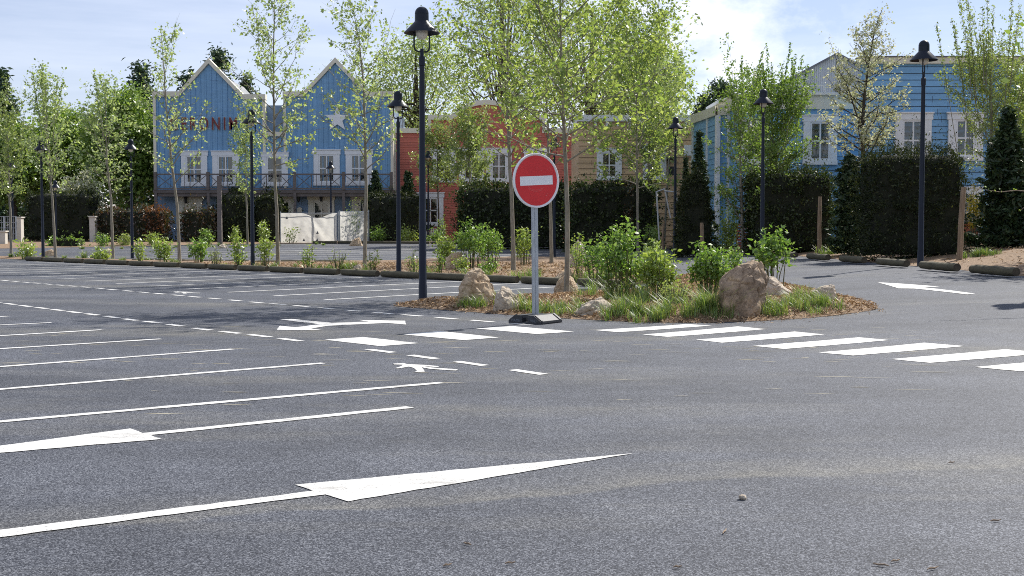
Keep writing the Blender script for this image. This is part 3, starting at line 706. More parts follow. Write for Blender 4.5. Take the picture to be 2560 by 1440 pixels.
# ------------------------------------------------------------------ trees
def px_path(pts, Y, dy=None):
    return np.array([at(x, y, Y + (dy[i] if dy else 0)) for i, (x, y) in enumerate(pts)])
def resample(P, n):
    d = np.concatenate([[0], np.cumsum(np.linalg.norm(np.diff(P, axis=0), axis=1))]); t = np.linspace(0, d[-1], n)
    return np.stack([np.interp(t, d, P[:, k]) for k in range(3)], 1)
def tree(label, trunk_px, Y, r0, crown, nbr, leaf_n, leaf_s, key='leaf', seed=1, up=0.9, group=None, name='young_tree', cat='tree', bark='bark', shoots=0, spread_pow=1.0, clump=0.16, flat=.6, base_py=None, twigs=5, asp=.62, over=.06, sp_=.3):
    """single-stem tree: trunk path in the photograph, crown = (first-branch fraction, max half width in px, profile)"""
    rng = np.random.default_rng(seed)
    P = px_path(trunk_px, Y)
    if base_py is None:
        P[0][2] = surf(P[0][0], Y) - 0.05
    P = resample(P, 26)
    # gentle bends
    for _ in range(3): P[1:-1] = (P[:-2] + P[1:-1] * 2 + P[2:]) / 4
    P[1:-1] += np.cumsum(rng.normal(size=(24, 3)), 0) * np.array([.010, .012, 0]) * np.sin(np.linspace(0, math.pi, 24))[:, None]
    base = P[0].copy(); L = np.linalg.norm(P[-1] - P[0])
    t = thing(name, label, cat, tuple(base), group)
    r0 = min(r0, .062 if Y < 30 else .078) if name == 'young_tree' else r0
    R = r0 * (1 - np.linspace(0, 1, 26) ** 1.15 * .93); R[0] *= 1.2
    tubes = [tube_np(P - base, R, 9) + (bark,)]
    cb, hw, prof = crown; hw = 1.12 * hw * Y / F
    pts = []; ax = []
    for i in range(nbr):
        f = cb + (0.985 - cb) * ((i + rng.random()) / nbr) ** .9
        k = f * 25; i0 = int(k); p0 = P[i0] * (1 - (k - i0)) + P[min(25, i0 + 1)] * (k - i0)
        u = (f - cb) / (1 - cb)
        ln = hw * np.interp(u, [0, .12, .35, .6, .85, 1], prof) * rng.uniform(.65, 1.12)
        az = i * 2.399 + rng.normal() * .4; el = rng.normal(up - .12, .24) - .25 * (1 - u)
        d = np.array([math.cos(az) * math.cos(el), math.sin(az) * math.cos(el), math.sin(el)]); ln = ln / max(.35, math.cos(el))
        s = np.linspace(0, 1, 7)[:, None]
        B = p0 + d * ln * s + np.array([0, 0, 1]) * ln * .16 * s ** 2 + np.cumsum(rng.normal(size=(7, 3)), 0) * ln * .042 * s
        br = R[i0] * .5
        tubes.append(tube_np(B - base, np.linspace(br, br * .15, 7), 5) + (bark,))
        lo = .12 if u > .3 else .3
        segs = [(B, lo, 1.0)]
        for j in range(twigs):
            q = rng.uniform(.25, .95); k2 = q * 6; j0 = int(k2); c = B[j0] * (1 - k2 + j0) + B[min(6, j0 + 1)] * (k2 - j0)
            dd = unit(d + rng.normal(size=3) * .55 + np.array([0, 0, .15])); tl = ln * rng.uniform(.18, .42) * (1.1 - q * .5)
            W = c + dd * tl * np.linspace(0, 1, 4)[:, None]
            tubes.append(tube_np(W - base, np.linspace(br * .3, br * .08, 4), 4) + (bark,)); segs.append((W, .1, .7))
        for (B2, lo2, wt) in segs:
            ll = np.linalg.norm(B2[-1] - B2[0]); m = rng.poisson(leaf_n * 2.15 * wt * (ll / hw))
            nc = max(1, m // 5); q = rng.choice(rng.uniform(lo2, 1.02, nc), m) * (len(B2) - 1); cs = rng.normal(size=(nc, 3)) * clump * np.array([1, 1, .8]); ci = rng.integers(nc, size=m); q = (rng.uniform(lo2, 1.02, nc)[ci]) * (len(B2) - 1); j0 = np.clip(q.astype(int), 0, len(B2) - 2); fr_ = (q - j0)[:, None]
            c = B2[j0] * (1 - fr_) + B2[j0 + 1] * fr_
            pts.append(c + cs[ci] + rng.normal(size=(m, 3)) * leaf_s * .42); ax.append(np.repeat((B2[-1] - B2[0])[None], m, 0))
    for i in range(shoots):  # long upright leaders above the crown
        f = rng.uniform(.55, .9); p0 = P[int(f * 25)]; a = rng.uniform(0, TAU); ln = L * ((1 - f) + over * rng.uniform(.3, 1.1))
        d = unit(np.array([math.cos(a) * .17, math.sin(a) * .17, 1])); p0 = p0 + np.array([math.cos(a), math.sin(a), 0]) * hw * rng.uniform(.05, sp_); B = p0 + d * ln * np.linspace(0, 1, 6)[:, None]
        tubes.append(tube_np(B - base, np.linspace(.016, .004, 6), 4) + (bark,))
        m = int(ln * (30 if over < .1 else 40)); q = np.linspace(.4, 1, m)[:, None]; pts.append(p0 + d * ln * q + rng.normal(size=(m, 3)) * .04); ax.append(np.repeat(d[None], m, 0))
    quads_obj('trunk', tubes, t, True)
    Pn = np.concatenate(pts); A = np.concatenate(ax)
    quads_obj('crown', [leaves(Pn - base, leaf_s * .70, rng, flat, asp, key, A + np.array([0, 0, -.3]), 1.2)], t)
    return t
OV = [.55, .85, 1, .85, .5, .12]; CO = [.9, 1, .85, .6, .35, .08]; VA = [.5, .8, 1, .95, .75, .3]
TG = 'young trees planted along the bays'
tree('leftmost young tree, pale trunk rising behind the log row at the left edge', [(28, 641), (26, 500), (22, 400), (18, 285)], 67, .11, (.36, 62, OV), 32, 24, .22, 'leafolive', 1, group=TG)
tree('young tree second from the left, pale trunk beside a dark lamp pole', [(139, 645), (132, 500), (127, 420), (121, 320), (112, 196)], 62, .12, (.36, 76, OV), 36, 20, .21, 'leafpale', 2, group=TG, shoots=7)
tree('young tree third from the left, in front of dark green trees', [(283, 649), (277, 500), (268, 430), (266, 300), (262, 192)], 58, .12, (.36, 72, OV), 34, 18, .20, 'leafpale', 3, group=TG, shoots=3)
tree('slender pale young tree leaning left in front of the left gable', [(449, 658), (444, 520), (430, 420), (414, 260), (402, 68)], 53, .12, (.33, 92, [.9, 1, .9, .6, .4, .1]), 38, 13, .20, 'leafpale', 4, group=TG, clump=.13)
tree('tall airy young tree between the two blue gables', [(695, 671), (692, 520), (686, 410), (689, 250), (687, 20), (686, -60)], 46.5, .125, (.34, 108, [.85, 1, .95, .7, .5, .12]), 46, 17, .19, 'leafpale', 5, group=TG, clump=.15)
tree('young tree in front of the right gable, top bending left', [(912, 672), (913, 520), (914, 420), (910, 250), (902, 130), (880, 4)], 45, .12, (.36, 108, [.8, 1, .95, .75, .5, .15]), 42, 15, .195, 'leafpale', 6, group=TG, clump=.15)
tree('leafy tree left of the no entry disc, trunk on mulch behind the logs', [(1284, 685), (1281, 520), (1275, 400), (1272, 250), (1276, 60), (1280, -190)], 40.5, .155, (.30, 178, VA), 56, 29, .205, 'leaf', 7, group=TG, clump=.22)
tree('leafy tree right behind the no entry disc, trunk half hidden by it', [(1379, 658), (1377, 540), (1373, 430), (1367, 250), (1360, 20)], 49, .14, (.36, 138, VA), 40, 20, .20, 'leaf', 8, group=TG, clump=.22)
tree('nearest leafy tree, mottled trunk just right of the no entry sign', [(1416, 748), (1419, 620), (1418, 480), (1412, 340), (1407, 200), (1403, 20), (1398, -230)], 26.8, .125, (.34, 235, [.75, .95, 1, .9, .7, .3]), 54, 32, .165, 'leaf', 9, group=TG, clump=.16)
tree('leafy tree right of the nearest one, standing before the long hedge', [(1595, 606), (1594, 470), (1592, 300), (1590, 150), (1586, 35)], 63, .17, (.26, 138, [.75, 1, 1, .9, .6, .2]), 54, 34, .27, 'leaf', 10, group=TG, clump=.28)
tree('thin young tree with a small crown in front of the middle yew', [(619, 612), (617, 520), (616, 420), (614, 310)], 84, .10, (.38, 44, OV), 24, 24, .24, 'leafpale', 11)
tree('thin dark stemmed tree in front of the red house windows', [(1098, 600), (1095, 480), (1093, 400), (1092, 325)], 91, .11, (.42, 66, [.9, 1, .95, .7, .5, .2]), 34, 50, .24, 'leafolive', 12, bark='darkbark')
tree('thin tree before the red house, left of the big hedge end', [(1173, 600), (1172, 470), (1170, 380), (1166, 285)], 82, .12, (.36, 72, [.9, 1, .9, .7, .5, .2]), 36, 56, .24, 'leafolive', 13)
tree('small tree in front of the ochre building, above the hedge', [(1622, 560), (1622, 450), (1626, 330), (1632, 200)], 68, .12, (.35, 84, VA), 34, 46, .24, 'leafolive', 14)
tree('airy tree right of the ochre building lamp, over the hedge', [(1660, 560), (1672, 400), (1680, 260), (1688, 140)], 72, .12, (.45, 62, OV), 26, 34, .24, 'leafpale', 34)
tree('slender maple left of the clipped hedge lamp, with pale upright leaders', [(1859, 612), (1853, 480), (1846, 330), (1842, 205)], 51, .085, (.16, 80, [.7, .9, 1, .8, .45, .2]), 40, 36, .165, 'leafmid', 15, shoots=5, over=.2, clump=.15, name='maple_tree')
tree('fuller maple behind the clipped hedge, its long leaders above the roofs', [(1934, 600), (1932, 430), (1930, 330), (1928, 238)], 55, .14, (.40, 96, [.9, 1, 1, .9, .75, .5]), 52, 70, .165, 'leafmid', 16, shoots=15, over=.36, sp_=.45, clump=.17, name='maple_tree')
tree('cream blossoming tree in front of the sky blue building', [(2163, 622), (2160, 450), (2154, 330), (2164, 200), (2186, 70), (2206, 22)], 46, .12, (.36, 104, [.95, 1, .9, .55, .22, .06]), 70, 40, .125, 'blossom', 17, shoots=0, clump=.12, name='blossom_tree', bark='darkbark', asp=.8, up=.75)
tree('bushy tree with many upright pale shoots at the right edge', [(2484, 640), (2480, 480), (2478, 300), (2474, 165)], 46, .10, (.40, 96, [.6, .9, 1, 1, .9, .6]), 48, 44, .13, 'leafolive', 18, shoots=26, over=.40, sp_=.9, clump=.14)
tree('yellowish leafy tree cut by the right edge behind the spruce', [(2580, 640), (2585, 480), (2580, 340), (2575, 190)], 48, .12, (.3, 80, VA), 40, 60, .15, 'leafshrub2', 19, shoots=5)

def big_tree(label, cx, ytop, ybot, hw, Y, n, key, seed, leaf=.34, K=70, bark='darkbark', name='broadleaf_tree', base=None, cat='tree', group='trees behind the houses', dense=.5):
    """full crown of many leaf clumps carried on limbs that reach into it"""
    rng = np.random.default_rng(seed)
    top = np.array(at(cx, ytop, Y)); bot = np.array(at(cx, ybot, Y)); W = hw * Y / F
    gz = surf(top[0], Y) if base is None else base
    b = np.array([top[0], Y, gz]); c = (top + bot) / 2 - b; h = (top[2] - bot[2]) / 2
    t = thing(name, label, cat, tuple(b), group)
    u = unit(rng.normal(size=(K, 3))); r = rng.uniform(.45, 1.0, K) ** .6
    u[:, 2] *= 1; wz = 1 - .25 * np.clip(u[:, 2], 0, 1)
    C = c + u * r[:, None] * np.array([W, W * .9, h]) * np.stack([wz, wz, np.ones(K)], 1) * rng.uniform(.82, 1.05, (K, 1))
    tubes = [tube_np(np.array([[0, 0, -.2], [.1, 0, c[2] * .5], c * .9, c + [0, 0, h * .7]]), np.array([.035, .028, .018, .004]) * (h * 2 + 3), 9) + (bark,)]
    for k in range(0, K, 2):
        s = np.array([0, 0, max(.5, c[2] - h * rng.uniform(.1, .9))]); m = (s + C[k]) / 2 + [0, 0, -.1 * h]
        tubes.append(tube_np(np.array([s, m, C[k]]), np.array([.012, .007, .002]) * (h + 2), 5) + (bark,))
    quads_obj('trunk', tubes, t, True)
    per = n // K; sg = (W + h) * .5 * .20
    sz = rng.uniform(.6, 1.35, K)
    P = np.concatenate([C[k] + rng.normal(size=(per, 3)) * sg * sz[k] * np.array([1, 1, .62]) for k in range(K)])
    quads_obj('crown', [leaves(P, leaf, rng, .8, .66, key)], t); return t
big_tree('dense green tree touching the left wall of the blue house', 318, 210, 520, 84, 100, 15000, 'leafmid', 21, .34, 80)
big_tree('dense tree behind the second and third young trunks', 165, 268, 520, 105, 104, 15000, 'leafmid', 22, .34, 80)
big_tree('dense tree at the left edge behind the mesh fence', 25, 285, 525, 92, 100, 13000, 'leafmid', 23, .34, 70)
big_tree('pale blossoming bush tree above the left hedge', 205, 425, 560, 55, 92, 4200, 'blossom', 24, .22, 40)
big_tree('tall olive tree rising behind the red house roof, right of the blue gables', 1040, 55, 420, 130, 122, 11000, 'leafpale', 25, .30, 90)
big_tree('tall leafy tree behind the red house, its crown leaving the frame', 1255, -120, 380, 150, 118, 8000, 'leafpale', 26, .30, 100)
big_tree('broad leafy tree behind the ochre building and the nearest tree', 1480, -40, 380, 135, 112, 7500, 'leaf', 27, .30, 90)
big_tree('rounded tree edge against the sky left of the cedar', 1610, 70, 400, 92, 104, 11000, 'leafpale', 28, .30, 70)
big_tree('green tree at the far right behind the brown shingled wall', 2620, 200, 520, 80, 60, 7000, 'leafshrub2', 29, .22, 60)

def conifer(label, cx, ytop, ybase, hw, Y, key='spruce', seed=1, dens=1.0, needle=.22, name='conifer', droop=.25, group='conifers', flat_tiers=0, base=None, taper=1.0, low=0.04):
    rng = np.random.default_rng(seed)
    top = at(cx, ytop, Y); x = top[0]; gz = surf(x, Y) if base is None else base; Hh = top[2] - gz; W = hw * Y / F
    t = thing(name, label, 'conifer', (x, Y, gz), group)
    tubes = [tube_np(np.array([[0, 0, -.2], [0, 0, Hh * .5], [0, 0, Hh * .99]]), np.array([.02, .012, .002]) * Hh * .8 + .01, 8) + ('darkbark',)]
    nb = int(70 * dens); P = []; A = []
    for i in range(nb):
        u = low + (1 - low) * (i + rng.random()) / nb
        if flat_tiers: u = round(u * flat_tiers) / flat_tiers + rng.normal() * .012
        ln = W * max(.05, (1 - u) ** taper) * rng.uniform(.5, 1.25) if not flat_tiers else W * (1.05 - u) ** .6 * rng.uniform(.5, 1.15)
        a = i * 2.4 + rng.normal() * .3; s = np.linspace(0, 1, 6)[:, None]
        d = np.array([math.cos(a), math.sin(a), 0]); z0 = min(.985, max(.02, u)) * Hh
        B = np.array([0, 0, z0]) + d * ln * s + np.array([0, 0, 1]) * ln * (-droop * s + droop * .9 * s ** 2)
        tubes.append(tube_np(B, np.linspace(.02, .004, 6) * (Hh * .12 + .4), 4) + ('darkbark',))
        m = int(48 * dens * (ln / W + .15) + 8); q = rng.uniform(.12, 1.04, m)
        side = np.cross(d, [0, 0, 1]); sw = rng.normal(size=m) * ln * .20 * (1.1 - q)
        c = np.array([0, 0, z0]) + d * ln * q[:, None] + np.array([0, 0, 1]) * ln * (-droop * q + droop * .9 * q ** 2)[:, None] + side * sw[:, None] + rng.normal(size=(m, 3)) * W * .05
        P.append(c); A.append(np.repeat((d + [0, 0, .25])[None], m, 0) + side * np.sign(sw)[:, None] * .6)
    quads_obj('trunk', tubes, t, True)
    quads_obj('crown', [leaves(np.concatenate(P), needle, rng, .5, .34, key, np.concatenate(A), .7)], t); return t
conifer('dark conifer tip rising just right of the left gable peak', 546, 126, 400, 215, 128, 'farconifer', 41, 2.2, .6)
conifer('dark conifer behind the tree left of the blue house', 352, 168, 400, 230, 124, 'farconifer', 42, 2.2, .6)
conifer('dark conifer at the left edge of the picture', 2, 178, 500, 170, 112, 'farconifer', 43, 2.0, .6)
conifer('smaller dark conifer between the blue roof and the left conifers', 468, 182, 400, 180, 126, 'farconifer', 44, 1.8, .55)
conifer('dark conifer showing over the valley between the two gables', 615, 190, 400, 170, 130, 'farconifer', 49, 1.8, .55)
conifer('tall flat tiered cedar behind the roofs right of the ochre building', 1802, 208, 420, 135, 112, 'farconifer', 45, 2.6, .42, 'cedar_tree', .10, flat_tiers=16)
conifer('lower flat tiered cedar left of the taller cedar', 1758, 244, 420, 100, 114, 'farconifer', 46, 2.2, .42, 'cedar_tree', .12, flat_tiers=15)
conifer('bluish spruce standing above the clipped yew, by the grey corner', 1748, 330, 600, 58, 55, 'spruce', 47, 1.9, .22)
conifer('slim young spruce left of the bluish spruce', 1715, 395, 600, 40, 56, 'spruce', 48, 1.4, .20)
conifer('narrow dark conifer behind the blossoming trunk', 2124, 388, 620, 50, 45, 'spruce', 50, 2.0, .19, taper=.35)
conifer('large dark spruce before the window at the right edge', 2522, 275, 660, 108, 40, 'spruce', 51, 2.2, .24, taper=.8)
conifer('dark spruce cut off by the right edge of the frame', 2585, 330, 660, 130, 41, 'spruce', 52, 2.4, .21, taper=.75)
conifer('dark spruce standing past the right edge, shading the bank', 2740, 250, 660, 150, 42, 'spruce', 55, 1.8, .24, taper=.7)
big_tree('broad leafy tree past the right edge, shading the bank and drive', 2945, -200, 436, 300, 33, 9000, 'leafmid', 56, .24, 70, group='trees past the right edge')
conifer('small conifer tip left of the second lamp, over the dark hedge', 938, 428, 600, 62, 92, 'spruce', 53, 1.6, .34)
conifer('small conifer tip right of the second lamp, before the red wall', 1020, 432, 600, 64, 92, 'spruce', 54, 1.6, .34)

# ------------------------------------------------------------------ hedges
def hedge(label, x0, x1, ytop, Y, depth, key='hedge', seed=1, leaf=.12, dens=260, group='clipped hedges', name='hedge', bump=.10, rnd_top=0.0, extra=None, cat='hedge'):
    rng = np.random.default_rng(seed)
    a = at(x0, ytop, Y); b = at(x1, ytop, Y); cx = (a[0] + b[0]) / 2; W = b[0] - a[0]; gz = surf(cx, Y) - .05; Hh = a[2] - gz; D = depth
    t = None
    nx, nz = max(4, int(W / .3)), max(4, int(Hh / .3))
    # lumpy heart of twigs and inner leaves
    bm = bmesh.new(); bmesh.ops.create_cube(bm, size=1)
    bmesh.ops.subdivide_edges(bm, edges=bm.edges[:], cuts=7, use_grid_fill=True)
    so = Vector((seed * 3.7, seed * 1.9, 0))
    def shape(q):   # q in unit cube -> metres
        x, y, z = q; zz = z + .5
        k = 1 - .06 * abs(x * 2) ** 6 - .06 * abs(y * 2) ** 6
        r = 1 - rnd_top * max(0, zz - .5) ** 2 * 3.2
        p = Vector((x * W * r, y * D * r, zz * Hh * (k if zz > .5 else 1)))
        n_ = mnoise.fractal(p * (1.3 / max(.5, leaf * 6)) + so, .8, 2, 3)
        return p, n_
    for v in bm.verts:
        p, n_ = shape(v.co); c = Vector((0, 0, Hh / 2)); v.co = c + (p - c) * (.90 + .05 * n_); v.co.z = max(v.co.z, 0)
    me = bpy.data.meshes.new(name); bm.to_mesh(me); bm.free()
    V = np.array([v.co for v in me.vertices]); Q = np.array([p.vertices[:] for p in me.polygons]); bpy.data.meshes.remove(me)
    areas = [(W * Hh, 'f'), (W * Hh * .25, 'b'), (D * Hh, 'l'), (D * Hh, 'r'), (W * D, 't')]
    P = []; A = []
    for ar, s in areas:
        for _ in range(int(ar * dens)):
            u, w = rng.uniform(-.5, .5), rng.uniform(-.5, .5)
            q = {'f': (u, -.5, w), 'b': (u, .5, w), 'l': (-.5, u, w), 'r': (.5, u, w), 't': (u, w, .5)}[s]
            nrm = {'f': (0, -1, 0), 'b': (0, 1, 0), 'l': (-1, 0, 0), 'r': (1, 0, 0), 't': (0, 0, 1)}[s]
            p, n_ = shape(q); off = bump * n_ * 2.0 - abs(rng.normal()) * bump * .7 + (rng.exponential(bump * 1.1) if rng.random() < .25 else 0)
            P.append((p.x + nrm[0] * off, p.y + nrm[1] * off, max(.02, p.z + nrm[2] * off))); A.append((nrm[0], nrm[1], nrm[2] + .7))
    P = np.array(P); A = np.array(A)
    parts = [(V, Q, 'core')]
    if extra:   # a stretch of different growth in the same hedge
        e0, e1, k2 = extra; fx = P[:, 0] / W + .5; m = (fx > e0) & (fx < e1)
        parts += [leaves(P[~m], leaf, rng, .25, .5, key, A[~m], .9), leaves(P[m], leaf, rng, .25, .5, k2, A[m], .9)]
    else: parts.append(leaves(P, leaf, rng, .25, .5 if key != 'yew' else .32, key, A, .9))
    o = quads_obj(name, parts); o.location = (cx, Y + D / 2, gz); return tag(o, label, cat, group)
hedge('tall dark hedge left of the white pillar', 62, 228, 478, 88, 2.2, 'yew', 61, .22, 120, bump=.25)
hedge('mottled reddish green hedge under the left blue house, with a copper patch', 240, 412, 522, 86.5, 1.8, 'photinia', 62, .2, 150, bump=.2, extra=(.70, .98, 'copper'))
hedge('mottled hedge continuing right of the pale leaning trunk', 452, 534, 522, 87, 1.8, 'photinia', 63, .2, 150, bump=.2)
hedge('dark feathery yew behind the square timber post', 540, 622, 478, 88, 2.4, 'yew', 64, .24, 130, bump=.3, rnd_top=.3)
hedge('dark yew between the third lamp and the white tarpaulin', 634, 704, 482, 88.5, 2.4, 'yew', 65, .24, 130, bump=.3, rnd_top=.3)
hedge('dark hedge right of the white tarpaulin, below two conifer tips', 918, 1052, 486, 90, 2.4, 'yew', 66, .22, 130, bump=.25)
hedge('long dark hedge behind the no entry sign, left stretch', 1146, 1420, 462, 74, 2.4, 'hedge', 67, .19, 170, bump=.22)
hedge('long dark hedge right of the nearest tree, in front of the ochre wall', 1424, 1642, 458, 66, 2.2, 'hedge', 68, .17, 190, bump=.2, extra=(.62, .74, 'photinia'))
hedge('rounded clipped yew on the bank beside the wooden stake', 1704, 1782, 436, 51, 1.4, 'yew', 69, .11, 700, bump=.12, rnd_top=.55, cat='yew bush', name='yew_bush')
hedge('box shaped green hedge right behind the fourth right hand lamp', 1880, 2086, 424, 50, 1.8, 'hedge', 70, .12, 480, bump=.2)
hedge('biggest clipped yew block behind the right hand lamp post', 2184, 2416, 372, 38.5, 2.0, 'yew', 71, .10, 800, bump=.22)
hedge('low bright green hedge under the left trees, by the second trunk', 118, 196, 596, 78, 1.2, 'leafshrub', 72, .2, 120, bump=.2, group='low green shrubs')

# ------------------------------------------------------------------ shrubs
def shrub(label, px, py, w, h, nst, nl, leaf0, key='leafshrub', bare=.3, seed=1, group='shrubs in the planting beds', name='shrub', Y=None, depth=1.0, lean=0.0, cat='shrub', flat=.9):
    leaf = leaf0 * .74; nl = int(nl * .92); bare = min(.62, bare + .12 if h > 80 else bare); nst = int(nst * 1.35)
    rng = np.random.default_rng(seed)
    p = shit(px, py) if Y is None else (at(px, py, Y)[0], Y, surf(at(px, py, Y)[0], Y))
    s = p[1] / F; W, Hh = w * s, h * s
    t = thing(name, label, cat, (p[0], p[1], surf(p[0], p[1])), group)
    tubes = []; P = []; A = []
    for i in range(nst):
        a = rng.uniform(0, TAU); r = math.sqrt(rng.random()); tx, ty = math.cos(a) * r * W * .42, math.sin(a) * r * W * .42 * depth
        tz = Hh * (1 - .25 * r * r) * rng.uniform(.5, 1.08)
        bx, by = tx * rng.uniform(.3, .7), ty * rng.uniform(.3, .7)
        B = np.array([[bx, by, -.03], [bx * .7 + tx * .3, by * .7 + ty * .3, tz * .4], [tx * .85 + lean * W * .5, ty * .85, tz * .75], [tx + lean * W, ty, tz]])
        B = resample(B, 6); tubes.append(tube_np(B, np.linspace(.014, .004, 6), 4) + ('stem',))
        m = rng.poisson(nl / nst); q = bare + (1.02 - bare) * rng.random(m) ** .75; k = q * 5; j = np.clip(k.astype(int), 0, 4); f = (k - j)[:, None]
        c = B[j] * (1 - f) + B[j + 1] * f; sp = W * .5 / math.sqrt(nst) + leaf * .8
        P.append(c + rng.normal(size=(m, 3)) * np.array([sp, sp, sp * .75]) * .5); A.append(unit(P[-1] - c + np.array([0, 0, .04])))
    quads_obj('stems', tubes, t, True)
    P = np.concatenate(P); P[:, 2] = np.maximum(P[:, 2], .03)
    quads_obj('foliage', [leaves(P, leaf, rng, flat, .55, key, np.concatenate(A), .8)], t); return t
SH = [  # label, px, py, w, h, stems, leaves, size, key, bare
    ('lush green shrub on bare stems, right behind the largest boulder', 1930, 722, 118, 152, 12, 900, .15, 'leafshrub', .55),
    ('wide leafy shrub left of the largest boulder', 1770, 742, 128, 140, 18, 1500, .125, 'leafshrub', .36),
    ('tall leafy shrub in the middle of the island clump', 1560, 748, 130, 182, 18, 1700, .125, 'leafshrub', .42),
    ('leafy shrub right of the tall middle one, over dark stems', 1650, 750, 120, 138, 18, 1500, .125, 'leafshrub2', .38),
    ('green shrub at the left of the island clump, past the nearest trunk', 1495, 722, 90, 152, 12, 900, .125, 'leafshrub', .35),
    ('yellow green thin shrub right of the nearest trunk', 1455, 700, 70, 112, 9, 520, .11, 'leafshrub2', .25),
    ('low grey green shrub at the front of the island', 1690, 762, 120, 62, 20, 900, .07, 'leafolive', .15),
    ('bushy shrub behind the island clump', 1610, 706, 110, 100, 12, 1000, .13, 'leafshrub2', .3),
    ('shrub beside the drive, right part of the island clump', 1835, 722, 60, 110, 8, 520, .12, 'leafshrub', .35),
    ('broad bright shrub on many bare stems behind the logs', 1178, 672, 88, 116, 16, 1300, .15, 'leafshrub', .42),
    ('bright shrub left of the broad one, behind the logs', 1112, 668, 60, 92, 10, 800, .15, 'leafshrub2', .4),
    ('shrub right of the broad one, close to the tree trunk', 1228, 670, 66, 112, 10, 800, .15, 'leafshrub', .4),
    ('bright shrub between two trunks left of the sign disc', 1312, 664, 66, 106, 11, 800, .15, 'leafshrub2', .3),
    ('low leafy sprig over the squarish boulder', 1150, 680, 46, 44, 8, 300, .13, 'leafshrub2', .1),
    ('dark sprig left of the squarish boulder', 1098, 684, 30, 60, 5, 160, .13, 'leafmid', .25),
    ('leafy sprig in the strip at the foot of the broad shrub', 1222, 684, 60, 40, 9, 360, .13, 'leafshrub', .1),
    ('thin sprig behind the logs left of the second lamp', 930, 678, 40, 62, 6, 140, .13, 'leafolive', .3),
    ('thin grassy sprig between the second and nearest lamps', 1035, 688, 50, 66, 8, 160, .12, 'leafolive', .3),
    ('yellow green bush in the log row near the left edge', 66, 648, 60, 56, 10, 520, .19, 'leafshrub2', .1),
    ('low yellow green bush between the third trunk and a lamp', 255, 651, 40, 36, 8, 330, .18, 'leafshrub2', .05),
    ('small sprig in the log row right of the fourth lamp', 352, 656, 40, 62, 7, 260, .18, 'leafshrub2', .15),
    ('bright bush left of the pale leaning trunk', 408, 660, 58, 66, 9, 520, .19, 'leafshrub2', .35),
    ('bright green bush right of the pale leaning trunk', 496, 656, 52, 66, 9, 620, .19, 'leafshrub', .35),
    ('leafy bush near the small stones before the middle yew', 594, 672, 42, 82, 8, 420, .17, 'leafshrub2', .2),
    ('yellow green bush in front of the dark yew by the airy tree', 662, 668, 44, 92, 8, 420, .17, 'leafshrub2', .25),
    ('sprig behind the logs between two pale trunks', 770, 676, 46, 72, 8, 220, .15, 'leafshrub2', .3),
    ('thin bare twiggy bush behind the logs, left of the front gable trunk', 845, 676, 76, 50, 16, 170, .09, 'leafolive', .2),
    ('thin twiggy bush in the strip right of the pale leaning trunk', 540, 665, 60, 50, 14, 190, .10, 'leafolive', .2)]
for i, (lab, px, py, w, h, st, nl, lf, key, bare) in enumerate(SH):
    shrub(lab, px, py, w, h, st, nl, lf, key, bare, 80 + i)
for i, (lab, px, py, w, h, st, nl, lf, key, bare, Y) in enumerate([
    ('low bright shrub at the far edge under the dark hedge, left one', 945, 612, 62, 44, 12, 620, .22, 'leafshrub', .05, 88),
    ('low bright shrub at the far edge between the two nearest lamps', 1020, 612, 66, 44, 12, 620, .22, 'leafshrub2', .05, 88),
    ('low bright shrub at the far edge right of the nearest lamp', 1085, 612, 60, 40, 12, 560, .22, 'leafshrub', .05, 87),
    ('tall thin shrub growing in front of the tarpaulin', 887, 612, 36, 118, 5, 240, .2, 'leafshrub2', .2, 86.8),
    ('small shrub in front of the tarpaulin near its left edge', 725, 612, 50, 44, 8, 170, .2, 'leafshrub2', .2, 86),
    ('green shrub at the foot of the long hedge by the ochre wall', 1628, 604, 62, 74, 12, 760, .17, 'leafmid', .1, 60),
    ('yellow green climbing shrub left of the red slatted screen', 1822, 606, 62, 132, 14, 1500, .14, 'leafshrub2', .05, 53),
    ('yellow flowering bush behind the big yew at the right', 2437, 625, 46, 150, 14, 1700, .09, 'yellow', .5, 45),
    ('low green shrub on the far bed left of the third trunk', 258, 624, 46, 34, 10, 420, .2, 'leafshrub', .05, 79),
    ('low green shrub before the mottled hedge, right of the third trunk', 312, 622, 50, 30, 10, 420, .2, 'leafolive', .05, 80),
    ('small bright shrub on the far bed below the copper patch', 385, 620, 44, 36, 10, 460, .2, 'leafshrub2', .1, 81),
    ('small green shrub on the far bed left of the square timber post', 520, 618, 40, 40, 10, 460, .2, 'leafshrub', .1, 82.5),
    ('small yellow green shrub beside the dark stone by the middle yew', 585, 616, 44, 44, 9, 420, .2, 'leafshrub2', .15, 83),
    ('leafy upright shrub in front of the second middle yew', 655, 615, 44, 62, 9, 480, .2, 'leafshrub2', .2, 84),
    ('dark shrub in front of the red house window', 1108, 604, 22, 60, 6, 240, .2, 'leafmid', .1, 90)]):
    shrub(lab, px, py, w, h, st, nl, lf, key, bare, 140 + i, 'shrubs along the far beds', Y=Y)

